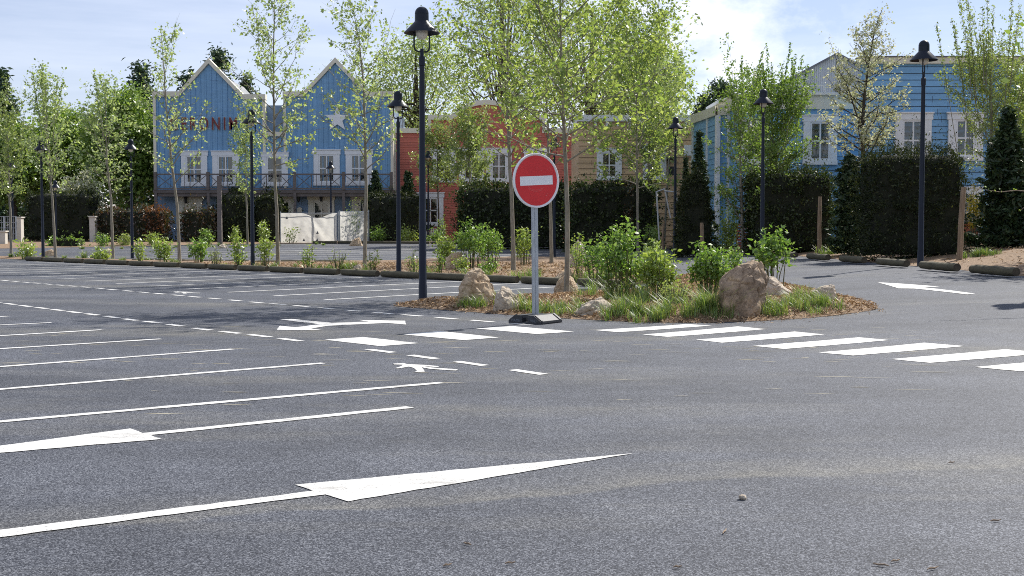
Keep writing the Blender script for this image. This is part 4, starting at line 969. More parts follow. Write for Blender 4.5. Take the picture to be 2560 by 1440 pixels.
# ------------------------------------------------------------------ grass
def grass():
    rng = np.random.default_rng(77); V = []; Q = []; b = 0
    spots = [(1150, 768, 26, 150, .30), (1212, 772, 44, 200, .30), (1322, 776, 22, 190, .36), (1388, 778, 70, 340, .26), (1440, 776, 40, 120, .24), (1462, 742, 40, 120, .45), (1425, 772, 40, 140, .28), (1545, 784, 40, 300, .42), (1590, 786, 60, 360, .36), (1640, 788, 60, 300, .34),
             (1700, 786, 70, 340, .38), (1755, 782, 50, 420, .52), (1800, 786, 40, 260, .50), (1950, 776, 50, 480, .34), (2000, 770, 60, 420, .30), (2060, 764, 36, 300, .30), (1975, 752, 50, 160, .36), (1550, 752, 70, 340, .55), (1640, 756, 70, 300, .5), (1340, 696, 60, 380, .36), (1480, 700, 60, 320, .4), (1200, 692, 60, 200, .3),
             (1560, 690, 50, 200, .4), (1130, 690, 40, 130, .26), (830, 678, 60, 300, .34), (790, 676, 50, 200, .3), (915, 680, 40, 160, .3), (860, 674, 60, 240, .26), (700, 670, 40, 120, .3), (560, 668, 60, 160, .26), (640, 668, 30, 90, .3), (420, 662, 60, 180, .26), (180, 648, 80, 260, .4), (230, 646, 60, 220, .36), (30, 642, 50, 180, .36), (300, 652, 60, 160, .26),
             (2030, 630, 30, 200, .35), (2110, 632, 60, 500, .42), (2155, 634, 40, 240, .38), (2440, 640, 40, 300, .3), (2480, 636, 40, 200, .3), (260, 622, 120, 260, .3), (400, 620, 120, 260, .3), (500, 618, 100, 220, .3), (630, 616, 100, 220, .3), (760, 612, 120, 220, .3), (1080, 682, 40, 120, .3), (990, 688, 60, 130, .26)]
    for px, py, sp, n, hh in spots:
        c = shit(px, py); s = c[1] / F
        tuft = rng.normal(size=(max(3, n // 45), 2)) * np.array([sp * s * .55, sp * s * .6])
        for k in range(n):
            ti = rng.integers(len(tuft)); tf = tuft[ti]
            x = c[0] + tf[0] + rng.normal() * .06; y = c[1] + tf[1] + rng.normal() * .06
            z = surf(x, y) - .01; a = rng.uniform(0, TAU); h = hh * rng.uniform(.45, 1.05) * (.55 + .6 * ((ti * 37 + int(px)) % 10) / 10); ln = rng.uniform(.25, 1.15) * h; w = rng.uniform(.0035, .0065) * max(1, c[1] / 24)
            dx, dy = math.cos(a), math.sin(a); sx, sy = -dy * w, dx * w
            p0 = (x, y, z); p1 = (x + dx * ln * .3, y + dy * ln * .3, z + h * .62); p2 = (x + dx * ln, y + dy * ln, z + h * .95)
            V += [(p0[0] - sx, p0[1] - sy, p0[2]), (p0[0] + sx, p0[1] + sy, p0[2]), (p1[0] + sx * .8, p1[1] + sy * .8, p1[2]), (p1[0] - sx * .8, p1[1] - sy * .8, p1[2]),
                  (p2[0] + sx * .15, p2[1] + sy * .15, p2[2]), (p2[0] - sx * .15, p2[1] - sy * .15, p2[2])]
            Q += [(b, b + 1, b + 2, b + 3), (b + 3, b + 2, b + 4, b + 5)]; b += 6
    struct(quads_obj('grass', [(np.array(V), np.array(Q), 'grass')]), 'stuff')
grass()

# ------------------------------------------------------------------ buildings
def wx(px, Y): return at(px, 600, Y)[0]
def wz(py, Y): return at(1280, py, Y)[2]
def rect(mb, x0, y0, x1, y1, Y, front, back=0.0, mi=0):
    """box over a rectangle read on the facade plane Y, standing `front` m proud of it"""
    mb.box((wx(x0, Y), Y - front, wz(y0, Y)), (wx(x1, Y), Y - back, wz(y1, Y)), mi)
def window(parent, x0, y0, x1, y1, Y, trim='white', cols=2, rows=2, fw=.17, head=.14, name='window', proud=.14, curtain=True):
    """x0..y1 outer trim in photo units on plane Y"""
    X0, X1, Z1, Z0 = wx(x0, Y), wx(x1, Y), wz(y0, Y), wz(y1, Y); W, Hh = X1 - X0, Z1 - Z0
    f = fw * W; hd = head * Hh; sl = .09 * Hh
    b = MB()
    b.box((X0, Y - proud, Z0 + sl), (X0 + f, Y, Z1 - hd)); b.box((X1 - f, Y - proud, Z0 + sl), (X1, Y, Z1 - hd))
    b.box((X0 - f * .18, Y - proud - .02, Z1 - hd), (X1 + f * .18, Y, Z1)); b.box((X0 - f * .06, Y - proud - .03, Z0), (X1 + f * .06, Y, Z0 + sl))
    b.box((X0 - f * .28, Y - proud - .07, Z1), (X1 + f * .28, Y, Z1 + hd * .22))
    o = b.build(name, trim, parent)
    ix0, ix1, iz0, iz1 = X0 + f, X1 - f, Z0 + sl, Z1 - hd; sw = .055 * W; s = MB(); yp = proud - .03
    s.box((ix0, Y - yp, iz0), (ix0 + sw, Y - .01, iz1)); s.box((ix1 - sw, Y - yp, iz0), (ix1, Y - .01, iz1)); s.box((ix0 + sw, Y - yp, iz0), (ix1 - sw, Y - .01, iz0 + sw)); s.box((ix0 + sw, Y - yp, iz1 - sw), (ix1 - sw, Y - .01, iz1))
    m = sw * .8
    for c in range(1, cols):
        xm = ix0 + (ix1 - ix0) * c / cols; s.box((xm - m / 2, Y - yp + .005, iz0 + sw), (xm + m / 2, Y - .015, iz1 - sw))
    for r in range(1, rows):
        zm = iz0 + (iz1 - iz0) * r / rows; s.box((ix0 + sw, Y - yp + .008, zm - m / 2), (ix1 - sw, Y - .018, zm + m / 2))
    s.build('sash', trim, o)
    MB().add([(ix0, Y - .06, iz0), (ix1, Y - .06, iz0), (ix1, Y - .06, iz1), (ix0, Y - .06, iz1)], [(0, 1, 2, 3)]).build('pane', 'glass', o, fix=False)
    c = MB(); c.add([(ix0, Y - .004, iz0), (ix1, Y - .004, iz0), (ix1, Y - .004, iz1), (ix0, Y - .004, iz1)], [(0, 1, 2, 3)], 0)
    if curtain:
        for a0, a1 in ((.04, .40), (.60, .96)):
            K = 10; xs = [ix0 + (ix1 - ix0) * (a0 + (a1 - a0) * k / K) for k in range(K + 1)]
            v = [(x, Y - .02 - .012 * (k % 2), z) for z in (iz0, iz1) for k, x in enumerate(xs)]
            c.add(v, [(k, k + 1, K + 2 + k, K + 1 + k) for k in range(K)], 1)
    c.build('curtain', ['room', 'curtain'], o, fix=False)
    return o
def lantern(parent, px, py, Y, out=.3):
    x, z = wx(px, Y), wz(py, Y); b = MB()
    b.lathe([(0, .42), (.05, .40), (.20, .22), (.20, .2), (.13, .18), (.11, -.2), (.06, -.26), (0, -.3)], 8, (x, Y - out, z)); b.bar((x, Y, z + .42), (x, Y - out, z + .42), .04)
    return b.build('lantern', 'black', parent)
def ground_z(px, Y): return surf(wx(px, Y), Y)

def blue_house():
    Y = 97.0; g = ground_z(690, Y) - .1
    t = thing('blue_house', 'two storey blue house with twin pointed gables, dark lettering and a timber balcony', 'house', (wx(687, Y), Y, g))
    t.location = (0, 0, 0)
    def prof(pts): return [(wx(x, Y), wz(y, Y)) for x, y in pts]
    L = [(394, 470), (394, 240), (455, 240), (528, 160), (609, 247), (662, 247), (662, 470)]
    Rr = [(717, 470), (717, 240), (765, 240), (842, 158), (920, 240), (979, 240), (979, 470)]
    w = MB(); w.prism(prof(L), Y, Y + .4); w.prism(prof(Rr), Y, Y + .4); w.prism(prof([(662, 470), (662, 338), (717, 338), (717, 470)]), Y + .05, Y + .4)
    def roofline(x, poly):
        for (x0, y0), (x1, y1) in zip(poly, poly[1:]):
            if x0 < x1 and x0 <= x <= x1: return y0 + (y1 - y0) * (x - x0) / (x1 - x0)
        return 470
    x = 400
    while x < 977:
        poly = L if x < 662 else (Rr if x > 717 else None)
        if poly: rect(w, x - 1.0, roofline(x, poly) + 3, x + 1.0, 469, Y, .07)
        elif poly is None: rect(w, x - 1.0, 340, x + 1.0, 469, Y, .03)
        x += 13.2
    w.build('wall', 'blueA', t)
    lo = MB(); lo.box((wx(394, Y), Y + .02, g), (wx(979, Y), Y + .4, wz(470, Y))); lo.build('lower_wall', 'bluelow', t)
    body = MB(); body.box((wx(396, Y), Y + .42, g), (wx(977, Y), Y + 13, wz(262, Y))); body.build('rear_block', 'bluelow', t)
    rf = MB()
    for a, c, d in ((456, 528, 608), (766, 842, 919)):
        v = [(wx(a, Y), Y + .42, wz(262, Y)), (wx(c, Y), Y + .42, wz(172, Y)), (wx(d, Y), Y + .42, wz(262, Y))]; v += [(p[0], Y + 12.5, p[2]) for p in v]
        rf.add(v, [(0, 1, 4, 3), (1, 2, 5, 4), (0, 2, 1), (3, 4, 5)])
    rf.build('roof', 'roof', t)
    tr = MB()
    def cap(pts, th=13, fr=.22):
        n = len(pts)
        for i in range(n - 1):
            (x0, y0), (x1, y1) = pts[i], pts[i + 1]
            tr.prism([(wx(x0, Y), wz(y0, Y)), (wx(x1, Y), wz(y1, Y)), (wx(x1, Y), wz(y1 + th, Y)), (wx(x0, Y), wz(y0 + th, Y))], Y - fr, Y + .5)
    cap([(387, 229), (453, 229), (528, 146), (613, 236), (668, 236)]); cap([(711, 229), (762, 229), (842, 144), (922, 229), (986, 229)]); cap([(669, 330), (710, 330)], 11)
    for xa, xb, y0 in ((388, 395, 242), (660, 667, 249), (712, 718, 242), (978, 985, 242)): rect(tr, xa, y0, xb, 470, Y, .12, -.45)
    tr.build('trim', 'cream', t)
    for x0, x1, y0, y1 in ((456, 521, 379, 466), (534, 600, 379, 466), (657, 722, 382, 466), (786, 851, 376, 464), (866, 932, 376, 464)): window(t, x0, y0, x1, y1, Y, 'white', 2, 2, .19, .12)
    for x0, x1, y0, y1 in ((447, 507, 492, 580), (772, 837, 487, 580), (880, 944, 487, 580)): window(t, x0, y0, x1, y1, Y + .02, 'cream', 2, 2, .2, .13)
    d = window(t, 697, 493, 736, 600, Y + .02, 'cream', 1, 1, .3, .11, 'door', curtain=False)
    for p in ((468, 500), (749, 497), (805, 495)): lantern(t, *p, Y)
    s = MB(); s.prism([(wx(a, Y), wz(b_, Y)) for a, b_ in ((744, 531), (744, 521), (747, 519), (750, 517), (753, 519), (756, 521), (756, 531))], Y - .08, Y - .02); s.build('house_plaque', 'cream', t)
    me = text_mesh('GERONIMO', 1.42, .05, .012, 1.42); me.materials.append(M['letters'])
    q = link('lettering', me, t); q.rotation_euler = (math.pi / 2, 0, 0)
    xs = [v.co.x for v in me.vertices]; tw = max(xs) - min(xs); want = (630 - 432) * Y / F
    q.scale = (want / tw, 1, 1); q.location = ((wx(529, Y)), Y - .12, wz(311, Y))
    me2 = text_mesh('GERONIMO', 1.42, .02, .04, 1.42); me2.materials.append(M['cream'])
    q2 = link('lettering', me2, t); q2.rotation_euler = (math.pi / 2, 0, 0); q2.scale = q.scale; q2.location = (q.location.x, Y - .09, q.location.z)
    # star
    cx, cz, R = wx(846, Y), wz(298, Y), 33 * Y / F
    pts = [(cx + (R if i % 2 == 0 else R * .40) * math.sin(i * math.pi / 5), cz + (R if i % 2 == 0 else R * .40) * math.cos(i * math.pi / 5)) for i in range(10)]
    MB().prism(pts, Y - .16, Y - .08).build('star', 'white', t)
    # balcony
    out = 1.5
    bl = MB(); Yb = Y - out
    bl.box((wx(384, Yb), Yb, wz(482, Yb)), (wx(984, Yb), Y - .02, wz(474.5, Yb)))
    bl.box((wx(392, Yb), Yb + .12, wz(491, Yb)), (wx(978, Yb), Yb + .32, wz(482.2, Yb)))
    bal = bl.build('balcony', 'wood', t)
    posts = [391, 522, 631, 738, 860, 979]
    for x in posts:
        pm = MB(); rect(pm, x - 3.6, 430, x + 3.6, 474.4, Yb, .12, -.1); rect(pm, x - 3.4, 482.3, x + 3.4, 640, Yb, .05, -.11); pm.build('post', 'wood', bal)
    for a, c in zip(posts, posts[1:]):
        r = MB(); a += 3.8; c -= 3.8; rect(r, a, 434, c, 437.6, Yb, .09, -.03); rect(r, a, 470, c, 473, Yb, .09, -.03)
        n = 3; w_ = (c - a) / n
        for k in range(n):
            l, rr = a + w_ * k, a + w_ * (k + 1)
            if k: rect(r, l - .8, 437.7, l + .8, 469.9, Yb, .07, -.01)
            if k != 1:
                r.bar((wx(l + 1, Yb), Yb - .02, wz(438.5, Yb)), (wx(rr - 1, Yb), Yb - .02, wz(469, Yb)), .05, .05); r.bar((wx(rr - 1, Yb), Yb + .035, wz(438.5, Yb)), (wx(l + 1, Yb), Yb + .035, wz(469, Yb)), .05, .05)
            else:
                for q_ in (.33, .66): xm = l + w_ * q_; rect(r, xm - .5, 437.7, xm + .5, 469.9, Yb, .05, .0)
        r.build('railing', 'wood', bal)
    return t
blue_house()

def red_house():
    Y = 99.0; g = ground_z(1200, Y) - .1
    t = thing('red_house', 'red boarded house with a curved white trimmed parapet', 'house')
    cur = [(1128, 300), (1142, 292), (1156, 280), (1172, 270), (1195, 264), (1218, 262), (1240, 264), (1262, 270), (1278, 280), (1292, 292), (1308, 300)]
    topl = [(984, 333), (1076, 333), (1076, 300)] + cur + [(1358, 300), (1358, 333), (1442, 333)]
    w = MB(); w.prism([(wx(x, Y), wz(y, Y)) for x, y in topl] + [(wx(1442, Y), g), (wx(984, Y), g)], Y, Y + .4)
    # lapped boards standing slightly proud, course by course
    z = g + .3
    while z < wz(335, Y):
        w.add([(wx(985, Y), Y - .004, z + .19), (wx(1441, Y), Y - .004, z + .19), (wx(1441, Y), Y - .035, z), (wx(985, Y), Y - .035, z), (wx(985, Y), Y - .003, z), (wx(1441, Y), Y - .003, z)], [(0, 1, 2, 3), (3, 2, 5, 4)]); z += .2
    w.build('wall', 'red', t)
    MB().box((wx(986, Y), Y + .42, g), (wx(1440, Y), Y + 12, wz(345, Y))).build('rear_block', 'red', t)
    tr = MB(); th = 12
    capl = [(981, 321), (1073, 321)], [(1071, 288), (1128, 288)] + [(x, y - 12) for x, y in cur[1:-1]] + [(1308, 288), (1364, 288)], [(1362, 321), (1446, 321)]
    for pts in capl:
        for (x0, y0), (x1, y1) in zip(pts, pts[1:]): tr.prism([(wx(x0, Y), wz(y0, Y)), (wx(x1, Y), wz(y1, Y)), (wx(x1, Y), wz(y1 + th, Y)), (wx(x0, Y), wz(y0 + th, Y))], Y - .2, Y + .45)
    rect(tr, 1072, 300.2, 1079, 333, Y, .16, -.42); rect(tr, 1355, 300.2, 1362, 333, Y, .16, -.42); rect(tr, 984, 333.2, 991, 600, Y, .1)
    tr.build('trim', 'cream', t)
    for x0, x1, y0, y1 in ((1044, 1109, 483, 566), (1080, 1141, 372, 456), (1148, 1211, 372, 456), (1216, 1279, 372, 456), (1310, 1372, 372, 456), (1310, 1372, 483, 566)): window(t, x0, y0, x1, y1, Y, 'white', 2, 2, .2, .13)
    return t
red_house()
def ochre_house():
    Y = 74.0; g = ground_z(1580, Y) - .2
    t = thing('ochre_house', 'ochre boarded house with a white cornice, partly hidden by trees and hedge', 'house')
    w = MB(); X0, X1, Zt = wx(1446, Y), wx(1742, Y), wz(304, Y)
    w.box((X0, Y, g), (X1, Y + 9, Zt))
    z = g + .2
    while z < Zt - .3:
        w.add([(X0, Y - .004, z + .33), (X1, Y - .004, z + .33), (X1, Y - .04, z), (X0, Y - .04, z), (X0, Y - .003, z), (X1, Y - .003, z)], [(0, 1, 2, 3), (3, 2, 5, 4)]); w.add([(X0, Y - .012, z - .03), (X1, Y - .012, z - .03), (X1, Y - .012, z), (X0, Y - .012, z)], [(0, 1, 2, 3)], 1); z += .345  # second strip per course paints the shade under the board above
    w.build('wall', ['ochre', 'lipshadewarm'], t)
    tr = MB(); rect(tr, 1442, 288, 1746, 304, Y, .22, -9.1)
    for x in range(1460, 1740, 28): rect(tr, x - 3, 304.2, x + 3, 316, Y, .1)
    tr.build('cornice', 'white', t)
    MB().box((wx(1690, Y), Y + 4, Zt + .3), (wx(1800, Y), Y + 8.8, wz(272, Y))).build('roof_box', 'cladding', t)
    for x0, x1, y0, y1 in ((1491, 1553, 372, 451), (1606, 1664, 362, 450)): window(t, x0, y0, x1, y1, Y, 'white', 2, 2, .2, .13)
    sg = MB(); rect(sg, 1708, 363, 1734, 389, Y, .12, .05); sg.build('sign_board', 'white', t)
    sh = MB(); rect(sh, 1664, 393, 1684, 399, Y, .9, .04); rect(sh, 1666, 417, 1681, 439, Y, .45, .41)
    sh.build('wall_lantern', 'black', t)
    return t
ochre_house()
def sky_house():
    t = thing('sky_blue_house', 'sky blue boarded building with flat cream cornices and white windows at the right', 'house')
    def lap(mb, X0, X1, Y, z0, z1, p=.29):
        z = z0
        while z < z1:
            h = min(p, z1 - z)
            mb.add([(X0, Y - .004, z + h), (X1, Y - .004, z + h), (X1, Y - .04, z), (X0, Y - .04, z), (X0, Y - .003, z), (X1, Y - .003, z)], [(0, 1, 2, 3), (3, 2, 5, 4)]); mb.add([(X0, Y - .012, z - .03), (X1, Y - .012, z - .03), (X1, Y - .012, z), (X0, Y - .012, z)], [(0, 1, 2, 3)], 1); z += p  # the thin dark strip paints shade beneath each lapped lip
    # taller front block
    Y = 58.0; g = ground_z(2300, Y) - .2; X0, X1 = wx(2150, Y), wx(2538, Y); Zt = wz(160, Y)
    w = MB(); w.box((X0, Y, g), (X1, Y + .5, Zt)); w.box((wx(2165, Y + 11), Y + .51, g), (X1 - .1, Y + 11, Zt - .8)); lap(w, X0, X1, Y, g + .1, Zt - .05, .315); w.build('wall', ['blueB', 'lipshade'], t)
    c = MB(); rect(c, 2143, 144, 2546, 160, Y, .18, -.6); c.build('cornice', 'cream', t)
    fl = MB(); rect(fl, 2141, 141.2, 2548, 143.9, Y, .24, -.7); fl.build('roof_edge', 'roofdark', t)
    window(t, 2232, 284, 2322, 415, Y, 'white', 2, 2, .2, .12); window(t, 2364, 284, 2450, 402, Y, 'white', 2, 2, .22, .13)
    window(t, 2364, 470, 2450, 590, Y, 'white', 2, 2, .22, .13)
    # lower set-back wing
    Y2 = 61.0; X2, X3 = wx(1835, Y2), wx(2149, Y2) + .3; Z2 = wz(273, Y2); g2 = ground_z(1990, Y2) - .2
    w2 = MB(); w2.box((X2, Y2, g2), (X3, Y2 + 9, Z2)); lap(w2, X2, X3, Y2, g2 + .1, Z2 - .05, .34); w2.build('wing_wall', ['blueB', 'lipshade'], t)
    c2_ = MB(); rect(c2_, 1828, 240, 2152, 273, Y2, .16, -9); rect(c2_, 1826, 237, 2154, 239.8, Y2, .3, -9)
    c2_.build('wing_cornice', 'cream', t)
    window(t, 2004, 290, 2088, 412, Y2, 'white', 2, 2, .2, .12); window(t, 1850, 300, 1915, 412, Y2, 'white', 2, 2, .2, .12)
    # canted corner bay on the left
    A, B, Cc = (wx(1730, 68), 68.0), (wx(1792, 62.6), 62.6), (wx(1836, 62.6), 62.6)
    zt, zc = wz(290, 63), wz(266, 63); b = MB(); bc = MB(); bt = MB()
    def wall(p, q, mb, z0, z1, off):
        n = Vector((q[1] - p[1], -(q[0] - p[0]))).normalized() * off
        if n.y > 0: n = -n
        mb.add([(p[0] + n.x, p[1] + n.y, z0), (q[0] + n.x, q[1] + n.y, z0), (q[0] + n.x, q[1] + n.y, z1), (p[0] + n.x, p[1] + n.y, z1),
                (p[0], p[1] + .5, z0), (q[0], q[1] + .5, z0), (q[0], q[1] + .5, z1), (p[0], p[1] + .5, z1)], [(0, 1, 2, 3), (4, 7, 6, 5), (0, 4, 5, 1), (3, 2, 6, 7), (0, 3, 7, 4), (1, 5, 6, 2)])
    for p, q in ((A, B), (B, Cc)):
        wall(p, q, b, g2, zt, 0.0); wall(p, q, bc, zt + .003, zc, .14)
        z = g2 + .2
        while z < zt - .2:
            n = Vector((q[1] - p[1], -(q[0] - p[0]))).normalized(); n = n if n.y < 0 else -n
            b.add([(p[0] + n.x * .004, p[1] + n.y * .004, z + .29), (q[0] + n.x * .004, q[1] + n.y * .004, z + .29), (q[0] + n.x * .04, q[1] + n.y * .04, z), (p[0] + n.x * .04, p[1] + n.y * .04, z), (p[0], p[1], z), (q[0], q[1], z)], [(0, 1, 2, 3), (3, 2, 5, 4)]); z += .29
        for f in (.03, .62, .97):
            x, y = p[0] + (q[0] - p[0]) * f, p[1] + (q[1] - p[1]) * f; bt.box((x - .09, y - .12, g2), (x + .09, y + .1, zt))
    b.build('bay_wall', 'blueB', t); bc.build('bay_cornice', 'cream', t); bt.build('corner_board', 'white', t)
    r = MB(); Yr = 62.2; rl = [1990, 2145]
    for yy in (212, 232): r.bar((wx(1988, Yr), Yr, wz(yy, Yr)), (wx(2146, Yr), Yr, wz(yy, Yr)), .05)
    for px in (2016, 2058, 2100, 2138): r.bar((wx(px - 4, Yr), Yr, wz(211, Yr)), (wx(px + 4, Yr), Yr, wz(238, Yr)), .06)
    r.build('roof_railing', 'galv', t)
    return t
sky_house()
def hall():
    Y = 78.0
    t = thing('gabled_hall', 'pale grey metal clad hall with a low pitched gable behind the blue roofs', 'hall')
    g = ground_z(2080, Y)
    poly = [(1905, 232), (2085, 136), (2262, 232)]; w = MB()
    w.prism([(wx(x, Y), wz(y, Y)) for x, y in poly] + [(wx(2262, Y), g), (wx(1905, Y), g)], Y, Y + 25)
    x = 1908
    while x < 2260:
        yt = 136 + abs(x - 2085) * 96 / 178 + 2; rect(w, x - .8, yt, x + .8, 330, Y, .06); x += 5.2
    w.build('wall', 'cladding', t)
    e = MB()
    for a, c in (((1900, 234), (2085, 134)), ((2085, 134), (2268, 234))):
        e.prism([(wx(a[0], Y), wz(a[1] - 2, Y)), (wx(c[0], Y), wz(c[1] - 2, Y)), (wx(c[0], Y), wz(c[1] + 3, Y)), (wx(a[0], Y), wz(a[1] + 3, Y))], Y - .3, Y + 25.2)
    e.build('roof', 'roofdark', t)
    for px in (2001, 2091):
        o = MB(); rect(o, px - 8, 218, px + 8, 232, Y, .1); o.build('wall_vent', 'roofdark', t)
    return t
hall()
def cupola():
    Y = 72.0; t = thing('roof_cupola', 'small steep white roofed cupola rising between the maples', 'cupola'); g = ground_z(1880, Y)
    x0, x1 = wx(1868, Y), wx(1893, Y); zb, zt = wz(242, Y), wz(174, Y); d = 2.4; xa = (x0 + x1) / 2
    MB().box((x0 - .1, Y, g), (x1 + .1, Y + d, zb)).build('tower', 'cladding', t)
    b = MB(); b.add([(x0, Y - .1, zb), (xa, Y - .1, zt), (x1, Y - .1, zb), (x0 + .7, Y + d, zb), (xa + .7, Y + d, zt), (x1 + .7, Y + d, zb)], [(0, 2, 1), (0, 1, 4, 3), (1, 2, 5, 4), (3, 4, 5), (0, 3, 5, 2)]); b.build('roof', 'cream', t)
    o = MB(); o.box((xa - .1, Y - .16, zb + .5), (xa + .1, Y - .11, zb + 1.0)); o.build('louvre', 'roofdark', t)
    # low roof either side
    MB().box((wx(1802, Y), Y + .2, g), (wx(1990, Y), Y + 6, wz(243, Y))).build('side_roof', 'white', t)
cupola()
def brown_house():
    Y = 66.0; t = thing('brown_house', 'brown shingled house wall at the right edge behind the trees', 'house'); g = ground_z(2560, Y)
    MB().box((wx(2542, Y), Y, g), (wx(2900, Y), Y + 8, wz(205, Y))).build('wall', 'brown', t)
    b = MB(); rect(b, 2538, 196, 2905, 205, Y, .3, -8.2); b.build('cornice', 'cream', t)
brown_house()

# ------------------------------------------------------------------ fences, posts and small things
def tarp_fence(label, x0, x1, Y, ytop, sag, seed):
    t = thing('tarpaulin_fence', label, 'site fence', (wx(x0, Y), Y, 0), 'site fences hung with white tarpaulin'); t.location = (0, 0, 0)
    g = ground_z((x0 + x1) / 2, Y); X0, X1, Zt = wx(x0, Y), wx(x1, Y), wz(ytop, Y); fr_ = MB()
    for x in (X0, X1): fr_.tube([(x, Y, g), (x, Y, Zt + .12)], .04, 8)
    fr_.tube([(X0, Y, Zt), (X1, Y, Zt)], .025, 8); fr_.tube([(X0, Y, g + .2), (X1, Y, g + .2)], .025, 8)
    fr_.build('frame', 'galv', t, True)
    n, m = 60, 40; V = []; rng = random.Random(seed)
    for j in range(m + 1):
        for i in range(n + 1):
            u, v = i / n, j / m; x = X0 + .06 + (X1 - X0 - .12) * u
            dip = sag * ((1 - ss(abs(u - .66) / .30)))
            zt = Zt - dip; z = g + .03 + (zt - g - .03) * v
            fold = .035 * math.sin(u * 7 + 2 * v + seed) + .012 * math.sin(u * 41 - v * 5) + .05 * mnoise.fractal(Vector((u * 3, v * 1.6, seed)), .8, 2, 4) + .10 * dip * math.sin((u * 26 + v * 9))
            V.append((x, Y - .22 + fold, z))
    Q = [(j * (n + 1) + i, j * (n + 1) + i + 1, (j + 1) * (n + 1) + i + 1, (j + 1) * (n + 1) + i) for j in range(m) for i in range(n)]
    o = quads_obj('tarpaulin', [(np.array(V), np.array(Q), 'tarp')], t, True)
    k = MB()
    for px, py in (((720, 545), (796, 582), (762, 600), (795, 600)) if x0 < 800 else ()):   # small wind flaps cut in the sheet
        x, z = wx(px, Y), wz(py, Y); k.prism([(x - .1, z - .08), (x + .1, z - .08), (x + .02, z + .14)], Y - .44, Y - .43)
    if k.v: k.build('wind_flap', 'roofdark', t)
tarp_fence('wide white tarpaulin with a sagging top on a site fence, left panel', 702, 846, 86.9, 533, .34, 3)
tarp_fence('narrow white tarpaulin panel right of the fence joint', 850, 922, 86.9, 529, .0, 8)
def mesh_fence():
    Y = 84.0; t = thing('mesh_fence', 'galvanised mesh gate between pale walls at the left edge', 'fence'); g = ground_z(20, Y); b = MB()
    zt = wz(541, Y)
    for px in (-30, 11, 41): b.tube([(wx(px, Y), Y, g), (wx(px, Y), Y, zt)], .05, 8)
    for py in (541, 556, 570, 585, 600): b.tube([(wx(-30, Y), Y, wz(py, Y)), (wx(41, Y), Y, wz(py, Y))], .022, 6)
    for px in range(-26, 41, 5): b.tube([(wx(px, Y), Y, g + .1), (wx(px, Y), Y, zt)], .012, 5)
    b.build('mesh_panel', 'galv', t)
mesh_fence()
def pillar(label, x0, x1, ytop, Y, d=.5, name='wall_pillar', mat='concrete'):
    g = ground_z((x0 + x1) / 2, Y) - .1; X0, X1, Zt = wx(x0, Y), wx(x1, Y), wz(ytop, Y)
    t = thing(name, label, 'wall'); b = MB().box((X0, Y, g), (X1, Y + d, Zt)); b.build('shaft', mat, t)
    MB().box((X0 - .06, Y - .06, Zt), (X1 + .06, Y + d + .06, Zt + .09)).build('coping', mat, t); return t
pillar('white rendered pillar between the dark hedge and the mottled hedge', 224, 238, 543, 86)
pillar('pale end pillar right of the mesh gate', 43, 53, 545, 84.5)
pillar('low pale wall at the left edge under the mesh gate', -60, 13, 580, 80, .4, 'low_wall')
pillar('low brick wall glimpsed between the big yew and the spruce', 2410, 2446, 562, 46, .4, 'brick_wall', 'brick')
def red_screen():
    Y = 56.0; t = thing('slatted_screen', 'red slatted screen at the foot of the blue building corner', 'fence'); g = ground_z(1870, Y); b = MB(); z = g + .1
    while z < wz(563, Y): b.box((wx(1842, Y), Y, z), (wx(1890, Y), Y + .04, z + .1)); z += .14
    b.build('slats', 'red', t); p = MB()
    for px in (1843, 1889): p.box((wx(px - 1.5, Y), Y + .045, g), (wx(px + 1.5, Y), Y + .13, wz(560, Y)))
    p.build('posts', 'stake', t)
red_screen()
def picket():
    Y = 96.0; t = thing('picket_fence', 'short white picket fence below the red house window', 'fence'); g = ground_z(1086, Y); b = MB()
    for px in np.arange(1060, 1112, 6.0): b.prism([(wx(px - 1.7, Y), g), (wx(px + 1.7, Y), g), (wx(px + 1.7, Y), wz(572, Y)), (wx(px, Y), wz(569, Y)), (wx(px - 1.7, Y), wz(572, Y))], Y - .04, Y)
    b.build('pickets', 'white', t); MB().box((wx(1057, Y), Y + .003, wz(584, Y)), (wx(1112, Y), Y + .05, wz(580, Y))).build('rail', 'white', t)
picket()
def stake(label, px, ytop, py, w, Y=None, lean=0.0):
    p = shit(px, py) if Y is None else (wx(px, Y), Y, ground_z(px, Y)); s = p[1] / F; h = (py - ytop) * s; r = w * s / 2
    pts = [(lean * h * k / 4 + .012 * math.sin(k * 2.1), .01 * math.cos(k), -.1 + (h + .1) * k / 4) for k in range(5)]
    o = MB().tube(pts, [r, r * 1.02, r * .95, r * .97, r * .85], 10).build('wooden_stake', 'stake', None, True); o.location = (p[0], p[1], surf(p[0], p[1])); tag(o, label, 'stake', 'wooden stakes on the bank')
stake('bent wooden stake in front of the right end of the big yew', 2398, 468, 650, 14, lean=.035)
stake('straight wooden stake at the right end of the box shaped hedge', 2048, 476, 622, 10, 47)
stake('leaning wooden stake in front of the rounded yew', 1760, 512, 600, 10, 49, -.08)
stake('thin grey stake by the steel tube frame', 1657, 515, 600, 6, 57, .02)
def post():
    p = (wx(550, 82), 82.0, ground_z(550, 82)); t = MB(); s = 82 / F; t.prism([(-.15, -.1), (.15, -.1), (.13, 172 * s), (-.13, 172 * s)], -.13, .13)
    o = t.build('timber_post', 'wood'); o.location = p; tag(o, 'plain square grey timber post standing in front of the left blue gable', 'post')
post()
